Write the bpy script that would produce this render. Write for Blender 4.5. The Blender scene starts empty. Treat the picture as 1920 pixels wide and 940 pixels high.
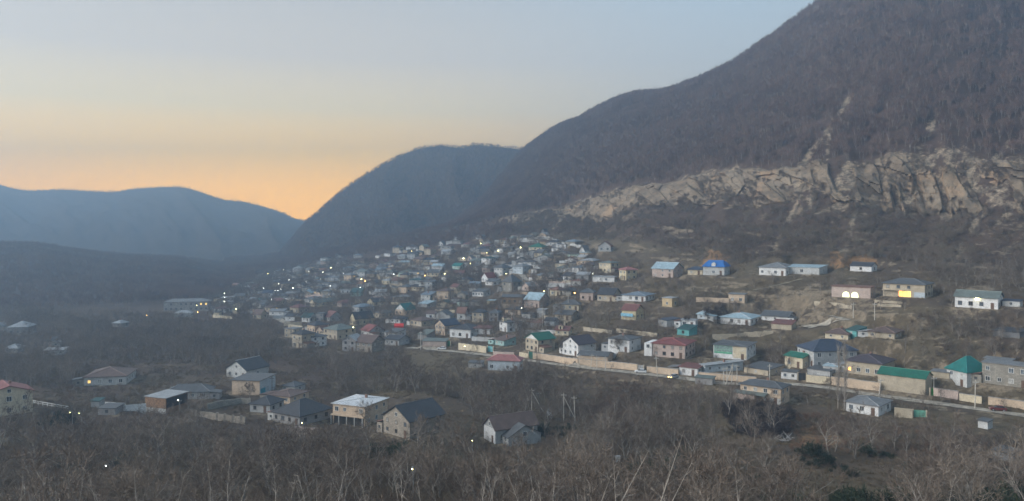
import bpy, bmesh, math, random
import numpy as np
from mathutils import Vector, Matrix

# ------------------------------------------------------------------ camera, sky, light
S = bpy.context.scene
COL = S.collection
F = 1478.0            # focal length in photograph pixels
HY = 420.0            # horizon row
ZC = 64.0             # camera height over the valley floor

cam_d = bpy.data.cameras.new("camera")
cam_d.sensor_width = 36.0
cam_d.lens = 36.0 * F / 1920.0
cam_d.shift_y = -(470.0 - HY) / 1920.0
cam_d.clip_start = 0.2
cam_d.clip_end = 60000
cam = bpy.data.objects.new("camera", cam_d)
cam.location = (0, 0, ZC)
cam.rotation_euler = (math.radians(90), 0, 0)
COL.objects.link(cam)
S.camera = cam

S.view_settings.view_transform = 'Standard'
S.view_settings.look = 'None'
S.view_settings.exposure = 0.52
S.view_settings.gamma = 1.0
S.render.resolution_x, S.render.resolution_y = 1024, 501
cy = S.cycles
cy.max_bounces = 4; cy.diffuse_bounces = 2; cy.glossy_bounces = 2
cy.transmission_bounces = 2; cy.volume_bounces = 1; cy.transparent_max_bounces = 4
cy.sample_clamp_indirect = 3.0
cy.use_denoising = True
cy.denoiser = 'OPENIMAGEDENOISE'
cy.use_adaptive_sampling = False
cy.adaptive_threshold = 0.02

KEY_AZ = math.radians(-100)     # azimuth of a soft key lamp added to brighten camera-facing walls
KEY_EL = math.radians(22)


def build_world():
    w = bpy.data.worlds.new("World")
    S.world = w
    w.use_nodes = True
    nt = w.node_tree
    nt.nodes.clear()
    N, L = nt.nodes, nt.links
    out = N.new('ShaderNodeOutputWorld')
    bg = N.new('ShaderNodeBackground')
    tc = N.new('ShaderNodeTexCoord')
    sep = N.new('ShaderNodeSeparateXYZ')
    L.new(tc.outputs['Generated'], sep.inputs[0])

    def ramp(stops):
        r = N.new('ShaderNodeValToRGB')
        cr = r.color_ramp
        cr.interpolation = 'EASE'
        cr.interpolation = 'LINEAR'
        while len(cr.elements) > 1:
            cr.elements.remove(cr.elements[-1])
        for i, (p, c) in enumerate(stops):
            e = cr.elements[0] if i == 0 else cr.elements.new(p)
            e.position = p
            e.color = (*c, 1)
        return r
    # elevation: map sin(el) -0.1..1 -> 0..1
    mp = N.new('ShaderNodeMapRange')
    mp.inputs['From Min'].default_value = -0.1
    mp.inputs['From Max'].default_value = 1.0
    L.new(sep.outputs['Z'], mp.inputs['Value'])

    def P(z):
        return (z + 0.1) / 1.1
    G = (0.07, 0.065, 0.06)
    warm = ramp([(P(-0.1), G), (P(-0.04), G), (P(-0.012), WARM[0]), (P(0.045), WARM[1]), (P(0.085), WARM[2]),
                 (P(0.14), WARM[3]), (P(0.20), WARM[4]), (P(0.28), WARM[5]), (P(0.5), WARM[6]), (1.0, WARM[7])])
    cool = ramp([(P(-0.1), G), (P(-0.04), G), (P(-0.012), COOL[0]), (P(0.06), COOL[1]), (P(0.12), COOL[2]),
                 (P(0.20), COOL[3]), (P(0.28), COOL[4]), (P(0.5), COOL[5]), (1.0, COOL[6])])
    L.new(mp.outputs[0], warm.inputs[0])
    L.new(mp.outputs[0], cool.inputs[0])
    # horizontal closeness to the sunset
    cmb = N.new('ShaderNodeCombineXYZ')
    L.new(sep.outputs['X'], cmb.inputs[0])
    L.new(sep.outputs['Y'], cmb.inputs[1])
    nrm = N.new('ShaderNodeVectorMath'); nrm.operation = 'NORMALIZE'
    L.new(cmb.outputs[0], nrm.inputs[0])
    dot = N.new('ShaderNodeVectorMath'); dot.operation = 'DOT_PRODUCT'
    a = math.radians(-38)
    dot.inputs[1].default_value = (math.sin(a), math.cos(a), 0)
    L.new(nrm.outputs[0], dot.inputs[0])
    mf = N.new('ShaderNodeMapRange'); mf.interpolation_type = 'SMOOTHSTEP'
    mf.inputs['From Min'].default_value = 0.52
    mf.inputs['From Max'].default_value = 0.98
    L.new(dot.outputs['Value'], mf.inputs['Value'])
    mix = N.new('ShaderNodeMix'); mix.data_type = 'RGBA'
    L.new(mf.outputs[0], mix.inputs[0])
    L.new(cool.outputs[0], mix.inputs[6])
    L.new(warm.outputs[0], mix.inputs[7])
    L.new(mix.outputs[2], bg.inputs['Color'])
    bg.inputs['Strength'].default_value = 1.0
    L.new(bg.outputs[0], out.inputs['Surface'])


WARM = [(3.9, 1.72, 0.0), (3.4, 1.60, 0.02), (2.20, 1.24, 0.12), (1.10, 0.87, 0.47), (0.67, 0.61, 0.53),
        (0.48, 0.48, 0.475), (0.385, 0.42, 0.445), (0.32, 0.38, 0.44)]
COOL = [(0.98, 0.78, 0.46), (0.82, 0.71, 0.54), (0.66, 0.64, 0.59), (0.51, 0.565, 0.59), (0.40, 0.51, 0.595),
        (0.315, 0.41, 0.50), (0.27, 0.38, 0.48)]
build_world()

dusk_key_d = bpy.data.lights.new("dusk_key", 'SUN')
dusk_key_d.energy = 4.2
dusk_key_d.angle = math.radians(50)
dusk_key_d.color = (1.0, 0.94, 0.87)
dusk_key = bpy.data.objects.new("dusk_key", dusk_key_d)
COL.objects.link(dusk_key)
_d = Vector((math.sin(KEY_AZ) * math.cos(KEY_EL), math.cos(KEY_AZ) * math.cos(KEY_EL), math.sin(KEY_EL)))
dusk_key.rotation_euler = _d.to_track_quat('Z', 'Y').to_euler()
dusk_key.location = (-200, 50, 200)

HAZE_DENSITY = 0.00064
HAZE_COLOR = (0.41, 0.60, 0.82)

# ------------------------------------------------------------------ noise
rng = np.random.default_rng(11)
rnd = random.Random(5)


def hash2(ix, iy, seed):
    h = (ix.astype(np.int64) * 374761393 + iy.astype(np.int64) * 668265263 + seed * 1442695041) & 0x7fffffff
    h = ((h ^ (h >> 13)) * 1274126177) & 0x7fffffff
    h = h ^ (h >> 16)
    return (h & 0xffffff) / float(0xffffff)


def vnoise(x, y, seed=0):
    x = np.asarray(x, float); y = np.asarray(y, float)
    ix, iy = np.floor(x), np.floor(y)
    fx, fy = x - ix, y - iy
    fx = fx * fx * (3 - 2 * fx); fy = fy * fy * (3 - 2 * fy)
    a = hash2(ix, iy, seed); b = hash2(ix + 1, iy, seed)
    c = hash2(ix, iy + 1, seed); d = hash2(ix + 1, iy + 1, seed)
    return (a + (b - a) * fx) * (1 - fy) + (c + (d - c) * fx) * fy - 0.5


def fbm(x, y, seed=0, octv=4):
    v = 0; amp = 1.0
    for o in range(octv):
        v = v + amp * vnoise(x * 2 ** o, y * 2 ** o, seed + o * 7)
        amp *= 0.5
    return v


def sstep(a, b, x):
    t = np.clip((x - a) / (b - a), 0, 1)
    return t * t * (3 - 2 * t)


# ------------------------------------------------------------------ terrain: profile layers
# each layer: (px, distance, row in photograph) control points
def lay(*pts):
    return [tuple(p) for p in pts]


LAYERS = [
    lay((0, 150, 905), (500, 150, 895), (770, 150, 880), (960, 160, 900), (1200, 155, 905), (1500, 150, 925), (1920, 150, 925)),
    lay((-300, 230, 800), (0, 225, 785), (300, 240, 782), (500, 235, 802), (680, 246, 802), (770, 205, 824), (850, 215, 830),
        (950, 225, 834), (1060, 248, 797), (1200, 243, 790), (1300, 238, 781), (1435, 234, 766), (1620, 220, 786),
        (1740, 195, 815), (1920, 195, 830)),
    lay((-300, 420, 640), (0, 420, 640), (200, 420, 640), (400, 400, 650), (600, 400, 650), (760, 385, 655), (880, 350, 662),
        (985, 325, 671), (1200, 285, 694), (1400, 262, 720), (1560, 248, 737), (1700, 235, 753), (1920, 215, 782)),
    lay((-300, 540, 592), (0, 560, 585), (200, 600, 573), (330, 620, 568), (400, 600, 574), (600, 560, 574), (750, 500, 580),
        (900, 450, 588), (1000, 410, 587), (1100, 380, 582), (1200, 360, 577), (1300, 340, 573), (1450, 320, 602),
        (1600, 300, 580), (1750, 285, 573), (1920, 270, 578)),
    lay((-400, 940, 448), (-100, 950, 458), (0, 960, 466), (60, 970, 466), (130, 980, 477), (220, 1000, 488), (290, 1010, 493), (335, 1010, 495), (370, 1000, 508),
        (405, 980, 519), (440, 960, 521), (520, 920, 515), (600, 880, 495), (700, 800, 483), (800, 720, 475), (900, 680, 459),
        (1000, 620, 449), (1100, 540, 457), (1200, 450, 474), (1340, 370, 514), (1480, 348, 516), (1620, 342, 506),
        (1750, 326, 506), (1920, 315, 510)),
    lay((0, 1500, 482), (480, 1400, 486), (580, 1150, 482), (700, 1000, 457), (800, 900, 446), (900, 800, 428), (1000, 730, 416),
        (1100, 640, 402), (1200, 575, 386), (1300, 520, 381), (1450, 470, 377), (1600, 430, 380), (1700, 410, 392),
        (1800, 395, 398), (1920, 380, 404)),
    lay((0, 1560, 480), (480, 1450, 484), (580, 1200, 480), (700, 1030, 453), (800, 925, 440), (900, 825, 419), (1000, 755, 394),
        (1100, 668, 357), (1200, 602, 332), (1300, 547, 314), (1450, 492, 302), (1600, 450, 292), (1700, 428, 284),
        (1800, 413, 284), (1920, 400, 300)),
    lay((0, 1950, 460), (480, 1850, 462), (580, 1500, 478), (700, 1300, 460), (800, 1220, 455), (850, 1200, 420), (900, 1180, 385),
        (950, 1210, 325), (978, 1240, 290), (1000, 1230, 276), (1040, 1200, 250), (1100, 1140, 226), (1160, 1090, 197), (1185, 1085, 189),
        (1230, 1070, 188), (1280, 1040, 180), (1330, 1000, 156), (1380, 950, 134), (1460, 900, 80), (1540, 850, 20),
        (1620, 830, -40), (1700, 800, -70), (1920, 760, -80), (2200, 720, -80)),
]
PXS = np.arange(-1400, 3400, 4.0)


def curve(pts, k):
    p = np.array(pts, float)
    y = np.interp(PXS, p[:, 0], p[:, k])
    ker = np.hanning(17); ker /= ker.sum()
    yp = np.pad(y, 8, mode='edge')
    return np.convolve(yp, ker, mode='valid')


LY, LZ = [], []
for f_y, f_z in ((-60, -0.5), (1, -1.8), (40, -22), (100, -38.5)):
    LY.append(np.full_like(PXS, f_y)); LZ.append(np.full_like(PXS, f_z))
for i, l in enumerate(LAYERS):
    Y, R = curve(l, 1), curve(l, 2)
    if i in (5, 6):                # cliff edges: buttresses and gullies
        m = sstep(930, 1080, PXS)
        j = 9 * fbm(PXS / 120, PXS * 0, 3, 2) + 3 * fbm(PXS / 30, PXS * 0, 9, 2)
        Y = Y + m * j
        if i == 6:
            Y = Y + 8 * m
            Y = Y + m * 5 * fbm(PXS / 30, PXS * 0, 21, 2)
            R = R + m * (16 + 11 * fbm(PXS / 70, PXS * 0, 31, 3))
        else:
            R = R + m * 16 * fbm(PXS / 80, PXS * 0, 41, 3)
    LY.append(Y); LZ.append(-(R - HY) / F * Y)
    if i == 6:                     # a smooth line above the broken cliff edge
        Y0, R0 = curve(l, 1), curve(l, 2)
        Y1, R1 = curve(LAYERS[7], 1), curve(LAYERS[7], 2)
        z0, z1 = -(R0 - HY) / F * Y0, -(R1 - HY) / F * Y1
        LY.append(Y0 + 70); LZ.append(z0 + (z1 - z0) * 70 / (Y1 - Y0) + 3 * sstep(930, 1080, PXS))
LY.append(LY[-1] + 420); LZ.append(np.where(PXS > 820, LZ[-1] - 110, -62))
LY.append(np.full_like(PXS, 2880)); LZ.append(np.full_like(PXS, -64))
LY, LZ = np.array(LY), np.array(LZ)
for k in range(1, len(LY)):
    LY[k] = np.maximum(LY[k], LY[k - 1] + 3)
NL = len(LY)
ICB, ICT, ICR = 9, 10, 12         # cliff bottom, cliff top, crest


def layers_at(px):
    t = np.clip((px - PXS[0]) / 4.0, 0, len(PXS) - 1.001)
    i = t.astype(int); f = t - i
    return LY[:, i] * (1 - f) + LY[:, i + 1] * f, LZ[:, i] * (1 - f) + LZ[:, i + 1] * f


def profile(px, Y):
    """relative height (camera = 0) by monotone cubic through the layers"""
    ly, lz = layers_at(px)
    h = np.diff(ly, axis=0); d = np.diff(lz, axis=0) / h
    m = np.zeros_like(ly)
    w1 = 2 * h[1:] + h[:-1]; w2 = h[1:] + 2 * h[:-1]
    same = d[1:] * d[:-1] > 0
    dd = np.where(same, (w1 + w2) / np.where(same, w1 / np.where(d[:-1] == 0, 1, d[:-1]) + w2 / np.where(d[1:] == 0, 1, d[1:]), 1), 0)
    m[1:-1] = dd; m[0] = d[0]; m[-1] = d[-1]
    k = np.clip((ly <= Y[None, :]).sum(axis=0) - 1, 0, NL - 2)
    ar = np.arange(Y.size)
    y0, hh = ly[k, ar], h[k, ar]
    t = np.clip((Y - y0) / hh, 0, 1)
    z0, z1, m0, m1 = lz[k, ar], lz[k + 1, ar], m[k, ar], m[k + 1, ar]
    t2, t3 = t * t, t * t * t
    z = (2 * t3 - 3 * t2 + 1) * z0 + (t3 - 2 * t2 + t) * hh * m0 + (-2 * t3 + 3 * t2) * z1 + (t3 - t2) * hh * m1
    return z, k + t


# fan grid with its origin 60 m behind the camera
FAN = 62.0
UC = np.concatenate([np.linspace(-1.35, -0.78, 50)[:-1], np.linspace(-0.78, 0.78, 440), np.linspace(0.78, 1.35, 50)[1:]])
NCOL = len(UC)
ROWS = [0, 4, 10, 14, 16, 46, 56, 66, 60, 50, 30, 14, 70, 12, 12]
assert len(ROWS) == NL, (len(ROWS), NL)


def build_grid():
    cols = []
    lyc = np.zeros((NL, NCOL))
    for k in range(NL):
        px = 960 + F * UC
        for _ in range(6):
            Y, _z = layers_at(px)
            Yk = np.maximum(Y[k], 3.0)
            px = np.clip(960 + F * UC * (Yk + FAN) / Yk, -1300, 3300)
        lyc[k] = Y[k]
    for k in range(1, NL):
        lyc[k] = np.maximum(lyc[k], lyc[k - 1] + 3)
    rows = [lyc[0]]
    for k in range(NL - 1):
        for j in range(1, ROWS[k + 1] + 1):
            rows.append(lyc[k] + (lyc[k + 1] - lyc[k]) * j / ROWS[k + 1])
    Yg = np.array(rows)                       # rows x cols
    Xg = UC[None, :] * (Yg + FAN)
    return Xg, Yg


GX, GY = build_grid()
NROW = GX.shape[0]
_Ys = np.maximum(GY, 3.0)
GPX = np.clip(960 + F * GX / _Ys, -1300, 3300)
_z, GK = profile(GPX.ravel(), GY.ravel())
GZ = _z.reshape(GX.shape); GK = GK.reshape(GX.shape)
# relief noise
_far = sstep(ICT - 0.2, ICT + 0.35, GK)
_left = sstep(500, 350, GPX) * sstep(7.1, 7.7, GK)
gul = 1 - 2 * np.abs(fbm((GPX - 200 * GK) / 85.0, GK * .7, 51, 4))
GZ += _far * sstep(13.6, 12.6, GK) * (3.6 * (gul - 0.6) + 1.5 * fbm(GX / 35, GY / 35, 5, 4)) * sstep(880, 1000, GPX)
GZ += _left * (5 * fbm(GX / 60, GY / 60, 15, 4))
_cl = sstep(ICB - 0.25, ICB + 0.1, GK) * sstep(ICT + 0.35, ICT, GK) * sstep(930, 1050, GPX)
_rid = 1 - 2 * np.abs(fbm((GX + .9 * GY) / 17, GY / 30, 61, 4))
GZ += .45 * _cl * (4.5 * (_rid - .6) + 5.0 * fbm(GX / 14, GY / 12, 63, 4) + 2.4 * fbm(GX / 3.6, GY / 3.4, 66, 3))
_mid = sstep(4.0, 5.0, GK) * sstep(9.2, 8.6, GK)
GZ += _mid * 1.3 * fbm(GX / 30, GY / 30, 71, 4)
_deb = sstep(8.2, 8.6, GK) * sstep(9.3, 8.9, GK) * sstep(950, 1100, GPX)
GZ += _deb * 3.2 * fbm(GX / 18, GY / 18, 81, 4)
GZ += sstep(2.0, 3.0, GK) * sstep(6, 5, GK) * 1.6 * fbm(GX / 14, GY / 14, 91, 3)
GZ += ZC

# lookup table on (column, log distance)
LT0, LT1, NT = math.log(8.0), math.log(2870.0), 2600
TY = np.exp(np.linspace(LT0, LT1, NT))
TAB = None


def rebuild_table():
    global TAB
    TAB = np.array([np.interp(TY, GY[:, c], GZ[:, c]) for c in range(NCOL)])


def height(X, Y):
    X = np.atleast_1d(np.asarray(X, float)); Y = np.atleast_1d(np.asarray(Y, float))
    u = X / (Y + FAN)
    ci = np.clip(np.interp(u, UC, np.arange(NCOL)), 0, NCOL - 1.001)
    ti = np.clip((np.log(np.maximum(Y, 8.0)) - LT0) / (LT1 - LT0) * (NT - 1), 0, NT - 1.001)
    c0 = ci.astype(int); fc = ci - c0
    t0 = ti.astype(int); ft = ti - t0
    a = TAB[c0, t0] * (1 - fc) + TAB[c0 + 1, t0] * fc
    b = TAB[c0, t0 + 1] * (1 - fc) + TAB[c0 + 1, t0 + 1] * fc
    return a * (1 - ft) + b * ft


_RY = np.exp(np.linspace(math.log(25.0), math.log(2800.0), 2400))


def at(px, py, clear=0.0):
    """first place along the sight line of a photograph pixel that is no more than `clear` metres above the ground"""
    X = (px - 960) / F * _RY
    z = ZC - (py - HY) / F * _RY
    g = height(X, _RY) + clear
    hit = np.nonzero(z <= g)[0]
    i = int(hit[0]) if len(hit) else len(_RY) - 1
    return Vector((X[i], _RY[i], g[i] - clear))


def proj(X, Y, Z):
    return 960 + F * X / Y, HY - F * (Z - ZC) / Y


rebuild_table()

# ------------------------------------------------------------------ materials
MATS = {}


def new_mat(name):
    m = bpy.data.materials.new(name)
    m.use_nodes = True
    nt = m.node_tree
    b = nt.nodes['Principled BSDF']
    return m, nt, b


def mixc(nt, fac, a, b):
    n = nt.nodes.new('ShaderNodeMix'); n.data_type = 'RGBA'
    for sock, v in ((n.inputs[0], fac), (n.inputs[6], a), (n.inputs[7], b)):
        if hasattr(v, 'links') or hasattr(v, 'is_output'):
            nt.links.new(v, sock)
        elif isinstance(v, tuple):
            sock.default_value = (*v, 1)
        else:
            sock.default_value = v
    return n.outputs[2]


def noise(nt, scale, detail=4, rough=0.6, coord='Object'):
    tc = nt.nodes.new('ShaderNodeTexCoord')
    n = nt.nodes.new('ShaderNodeTexNoise')
    n.inputs['Scale'].default_value = scale
    n.inputs['Detail'].default_value = detail
    n.inputs['Roughness'].default_value = rough
    nt.links.new(tc.outputs[coord], n.inputs['Vector'])
    return n.outputs['Fac']


def mrange(nt, v, a, b, c=0.0, d=1.0):
    n = nt.nodes.new('ShaderNodeMapRange')
    n.inputs[1].default_value = a; n.inputs[2].default_value = b
    n.inputs[3].default_value = c; n.inputs[4].default_value = d
    nt.links.new(v, n.inputs[0])
    return n.outputs[0]


def bump(nt, b, h, strength=0.4, dist=0.05):
    n = nt.nodes.new('ShaderNodeBump')
    n.inputs['Strength'].default_value = strength
    n.inputs['Distance'].default_value = dist
    nt.links.new(h, n.inputs['Height'])
    nt.links.new(n.outputs[0], b.inputs['Normal'])


def lum(c, k):
    return tuple(min(1.0, v * k) for v in c)


def wall_mat(name, c, blocks=False):
    key = 'wall_' + name
    if key in MATS:
        return MATS[key]
    m, nt, b = new_mat(key)
    n1 = mrange(nt, noise(nt, 0.55, 5, 0.65), 0.35, 0.7)
    col = mixc(nt, n1, lum(c, 0.78), lum(c, 1.1))
    n2 = mrange(nt, noise(nt, 2.6, 3, 0.7), 0.5, 0.7, 0.0, 0.7)
    col = mixc(nt, n2, col, lum(c, 0.55))
    if blocks:
        tc = nt.nodes.new('ShaderNodeTexCoord')
        mp = nt.nodes.new('ShaderNodeMapping')
        mp.inputs['Rotation'].default_value = (math.radians(90), 0, 0)
        nt.links.new(tc.outputs['Object'], mp.inputs['Vector'])
        br = nt.nodes.new('ShaderNodeTexBrick')
        br.inputs['Scale'].default_value = 1.0
        br.inputs['Brick Width'].default_value = 0.9
        br.inputs['Row Height'].default_value = 0.45
        br.inputs['Mortar Size'].default_value = 0.03
        br.inputs['Color1'].default_value = (1, 1, 1, 1)
        br.inputs['Color2'].default_value = (0.72, 0.72, 0.72, 1)
        br.inputs['Mortar'].default_value = (0.55, 0.55, 0.55, 1)
        nt.links.new(mp.outputs[0], br.inputs['Vector'])
        mu = nt.nodes.new('ShaderNodeMix'); mu.data_type = 'RGBA'; mu.blend_type = 'MULTIPLY'
        mu.inputs[0].default_value = 0.8
        nt.links.new(col, mu.inputs[6]); nt.links.new(br.outputs[0], mu.inputs[7])
        col = mu.outputs[2]
    nt.links.new(col, b.inputs['Base Color'])
    b.inputs['Roughness'].default_value = 0.9
    MATS[key] = m
    return m


def roof_mat(name, c, rough=0.55, spec=0.4):
    key = 'roof_' + name
    if key in MATS:
        return MATS[key]
    m, nt, b = new_mat(key)
    n1 = mrange(nt, noise(nt, 0.5, 5, 0.65), 0.35, 0.68)
    col = mixc(nt, n1, lum(c, 0.75), lum(c, 1.15))
    n2 = mrange(nt, noise(nt, 1.7, 4, 0.7), 0.52, 0.66, 0.0, 0.7)
    col = mixc(nt, n2, col, (c[0] * .5 + .05, c[1] * .5 + .03, c[2] * .5 + .018))
    tc = nt.nodes.new('ShaderNodeTexCoord')
    wv = nt.nodes.new('ShaderNodeTexWave')
    wv.inputs['Scale'].default_value = 1.1
    wv.inputs['Distortion'].default_value = 0.15
    nt.links.new(tc.outputs['Object'], wv.inputs['Vector'])
    col = mixc(nt, mrange(nt, wv.outputs['Fac'], 0.0, 1.0, 0.0, 0.22), col, lum(c, 0.55))
    nt.links.new(col, b.inputs['Base Color'])
    b.inputs['Roughness'].default_value = rough
    b.inputs['Specular IOR Level'].default_value = spec
    MATS[key] = m
    return m


def plain(name, c, rough=0.8, scale=1.5, var=0.25, metal=0.0):
    if name in MATS:
        return MATS[name]
    m, nt, b = new_mat(name)
    n1 = mrange(nt, noise(nt, scale, 4, 0.6), 0.35, 0.65)
    nt.links.new(mixc(nt, n1, lum(c, 1 - var), lum(c, 1 + var)), b.inputs['Base Color'])
    b.inputs['Roughness'].default_value = rough
    b.inputs['Metallic'].default_value = metal
    MATS[name] = m
    return m


def glow(name, c, strength):
    if name in MATS:
        return MATS[name]
    m, nt, b = new_mat(name)
    b.inputs['Base Color'].default_value = (*c, 1)
    b.inputs['Emission Color'].default_value = (*c, 1)
    b.inputs['Emission Strength'].default_value = strength
    MATS[name] = m
    return m


def glass_mat():
    if 'window_glass' in MATS:
        return MATS['window_glass']
    m, nt, b = new_mat('window_glass')
    n1 = mrange(nt, noise(nt, 0.9, 2, 0.5), 0.4, 0.6)
    nt.links.new(mixc(nt, n1, (0.02, 0.022, 0.026), (0.06, 0.065, 0.07)), b.inputs['Base Color'])
    b.inputs['Roughness'].default_value = 0.15
    MATS['window_glass'] = m
    return m


def ground_mat():
    m, nt, b = new_mat('ground_cover')

    def attr(n):
        a = nt.nodes.new('ShaderNodeAttribute'); a.attribute_name = n
        return a.outputs['Fac']

    def broken(n, amt=1.0):
        """a cover mask whose edge is broken up by fine noise"""
        ad = nt.nodes.new('ShaderNodeMath'); ad.operation = 'MULTIPLY_ADD'
        nt.links.new(n_edge, ad.inputs[0]); ad.inputs[1].default_value = amt
        nt.links.new(attr(n), ad.inputs[2])
        return mrange(nt, ad.outputs[0], .5 * amt + .28, .5 * amt + .62)
    n_big = mrange(nt, noise(nt, 0.02, 5, 0.6), 0.38, 0.64)
    n_med = mrange(nt, noise(nt, 0.16, 6, 0.7), 0.35, 0.68)
    n_fine = mrange(nt, noise(nt, 0.9, 6, 0.75), 0.35, 0.68)
    n_edge = mrange(nt, noise(nt, 0.35, 7, 0.75), 0.30, 0.70)
    base = mixc(nt, n_big, (0.088, 0.066, 0.051), (0.130, 0.100, 0.074))
    base = mixc(nt, mrange(nt, n_med, 0.3, 1, 0, .6), base, (0.105, 0.084, 0.058))
    grass = mixc(nt, n_med, (0.108, 0.086, 0.057), (0.165, 0.128, 0.084))
    col = mixc(nt, broken('grass', .7), base, grass)
    col = mixc(nt, attr('litter'), col, mixc(nt, n_med, (0.074, 0.048, 0.038), (0.100, 0.066, 0.051)))
    soil = mixc(nt, n_med, (0.20, 0.155, 0.105), (0.34, 0.27, 0.19))
    col = mixc(nt, broken('soil'), col, soil)
    orange = mixc(nt, n_med, (0.22, 0.125, 0.06), (0.36, 0.22, 0.12))
    col = mixc(nt, broken('clay'), col, orange)
    # rock: strata plus blotches, bushes clinging on it
    tc = nt.nodes.new('ShaderNodeTexCoord')
    mp = nt.nodes.new('ShaderNodeMapping')
    mp.inputs['Scale'].default_value = (0.10, 0.10, 0.17)
    mp.inputs['Rotation'].default_value = (0.3, 0.5, 0.0)
    nt.links.new(tc.outputs['Object'], mp.inputs['Vector'])
    st = nt.nodes.new('ShaderNodeTexNoise'); st.inputs['Scale'].default_value = 1.0
    st.inputs['Detail'].default_value = 6; st.inputs['Roughness'].default_value = 0.7
    nt.links.new(mp.outputs[0], st.inputs['Vector'])
    rock = mixc(nt, mrange(nt, st.outputs['Fac'], 0.36, 0.66), (0.21, 0.165, 0.115), (0.47, 0.37, 0.26))
    rock = mixc(nt, mrange(nt, n_fine, 0.45, 0.85, 0, .75), rock, (0.12, 0.10, 0.078))
    rock = mixc(nt, mrange(nt, noise(nt, 0.21, 5, 0.7), 0.54, 0.60, 0, .7), rock, (0.115, 0.10, 0.08))
    rock = mixc(nt, mrange(nt, noise(nt, 0.06, 4, 0.6), 0.55, 0.62, 0, .5), rock, (0.42, 0.31, 0.20))
    col = mixc(nt, broken('rock'), col, rock)
    col = mixc(nt, mrange(nt, n_fine, 0.4, 1.0, 0.0, 0.35), col, (0.045, 0.04, 0.034))
    nt.links.new(col, b.inputs['Base Color'])
    b.inputs['Roughness'].default_value = 0.95
    b.inputs['Specular IOR Level'].default_value = 0.15
    bump(nt, b, noise(nt, 0.5, 8, 0.75), 0.9, 1.2)
    return m


WALLC = {
    'white': (0.72, 0.71, 0.69), 'dullwhite': (0.52, 0.52, 0.50), 'cream': (0.62, 0.53, 0.38), 'peach': (0.60, 0.46, 0.33),
    'pink': (0.52, 0.41, 0.35), 'beige': (0.46, 0.39, 0.29), 'block': (0.34, 0.31, 0.26), 'grey': (0.30, 0.29, 0.28),
    'darkgrey': (0.17, 0.17, 0.17), 'paleblue': (0.46, 0.51, 0.54), 'turquoise': (0.32, 0.48, 0.45), 'ochre': (0.54, 0.41, 0.24),
    'brown': (0.24, 0.17, 0.11), 'stone': (0.36, 0.31, 0.25), 'mint': (0.50, 0.62, 0.54), 'yellow': (0.58, 0.49, 0.32),
    'lightgrey': (0.42, 0.42, 0.41), 'wood': (0.22, 0.13, 0.075), 'tealwall': (0.12, 0.34, 0.33),
}
ROOFC = {
    'slate': (0.095, 0.10, 0.105), 'dark': (0.045, 0.048, 0.055), 'grey': (0.19, 0.195, 0.20), 'lightgrey': (0.33, 0.34, 0.35),
    'green': (0.012, 0.13, 0.085), 'teal': (0.008, 0.145, 0.13), 'darkteal': (0.02, 0.075, 0.075), 'red': (0.21, 0.06, 0.052),
    'brown': (0.13, 0.085, 0.07), 'redbrown': (0.17, 0.07, 0.06), 'blue': (0.025, 0.15, 0.44), 'paleblue': (0.34, 0.45, 0.50),
    'white': (0.62, 0.63, 0.64), 'purple': (0.065, 0.05, 0.06), 'navy': (0.04, 0.055, 0.085), 'pinkred': (0.32, 0.13, 0.12),
    'bluegrey': (0.16, 0.20, 0.24), 'greengrey': (0.14, 0.165, 0.15), 'rust': (0.20, 0.10, 0.07),
}
ROOFWORD = {'slate': 'slate grey', 'dark': 'near-black', 'grey': 'grey', 'lightgrey': 'light grey', 'green': 'green', 'teal': 'teal green',
            'darkteal': 'dark teal', 'red': 'dull red', 'brown': 'brown', 'redbrown': 'reddish brown', 'blue': 'bright blue',
            'paleblue': 'pale blue', 'white': 'white', 'purple': 'dark purple-brown', 'navy': 'dark navy', 'pinkred': 'faded pink-red',
            'bluegrey': 'blue-grey', 'greengrey': 'green-grey', 'rust': 'rusty'}
WALLWORD = {'white': 'white', 'dullwhite': 'off-white', 'cream': 'cream', 'peach': 'peach', 'pink': 'pinkish', 'beige': 'beige',
            'block': 'grey-beige block', 'grey': 'grey', 'darkgrey': 'dark grey', 'paleblue': 'pale blue', 'turquoise': 'turquoise',
            'ochre': 'ochre', 'brown': 'brown', 'stone': 'stone', 'mint': 'pale mint', 'yellow': 'yellowish', 'lightgrey': 'light grey',
            'wood': 'brown board', 'tealwall': 'teal'}


def WM(n):
    return wall_mat(n, WALLC[n], n in ('block', 'stone'))


def RM(n):
    return roof_mat(n, ROOFC[n])


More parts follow.
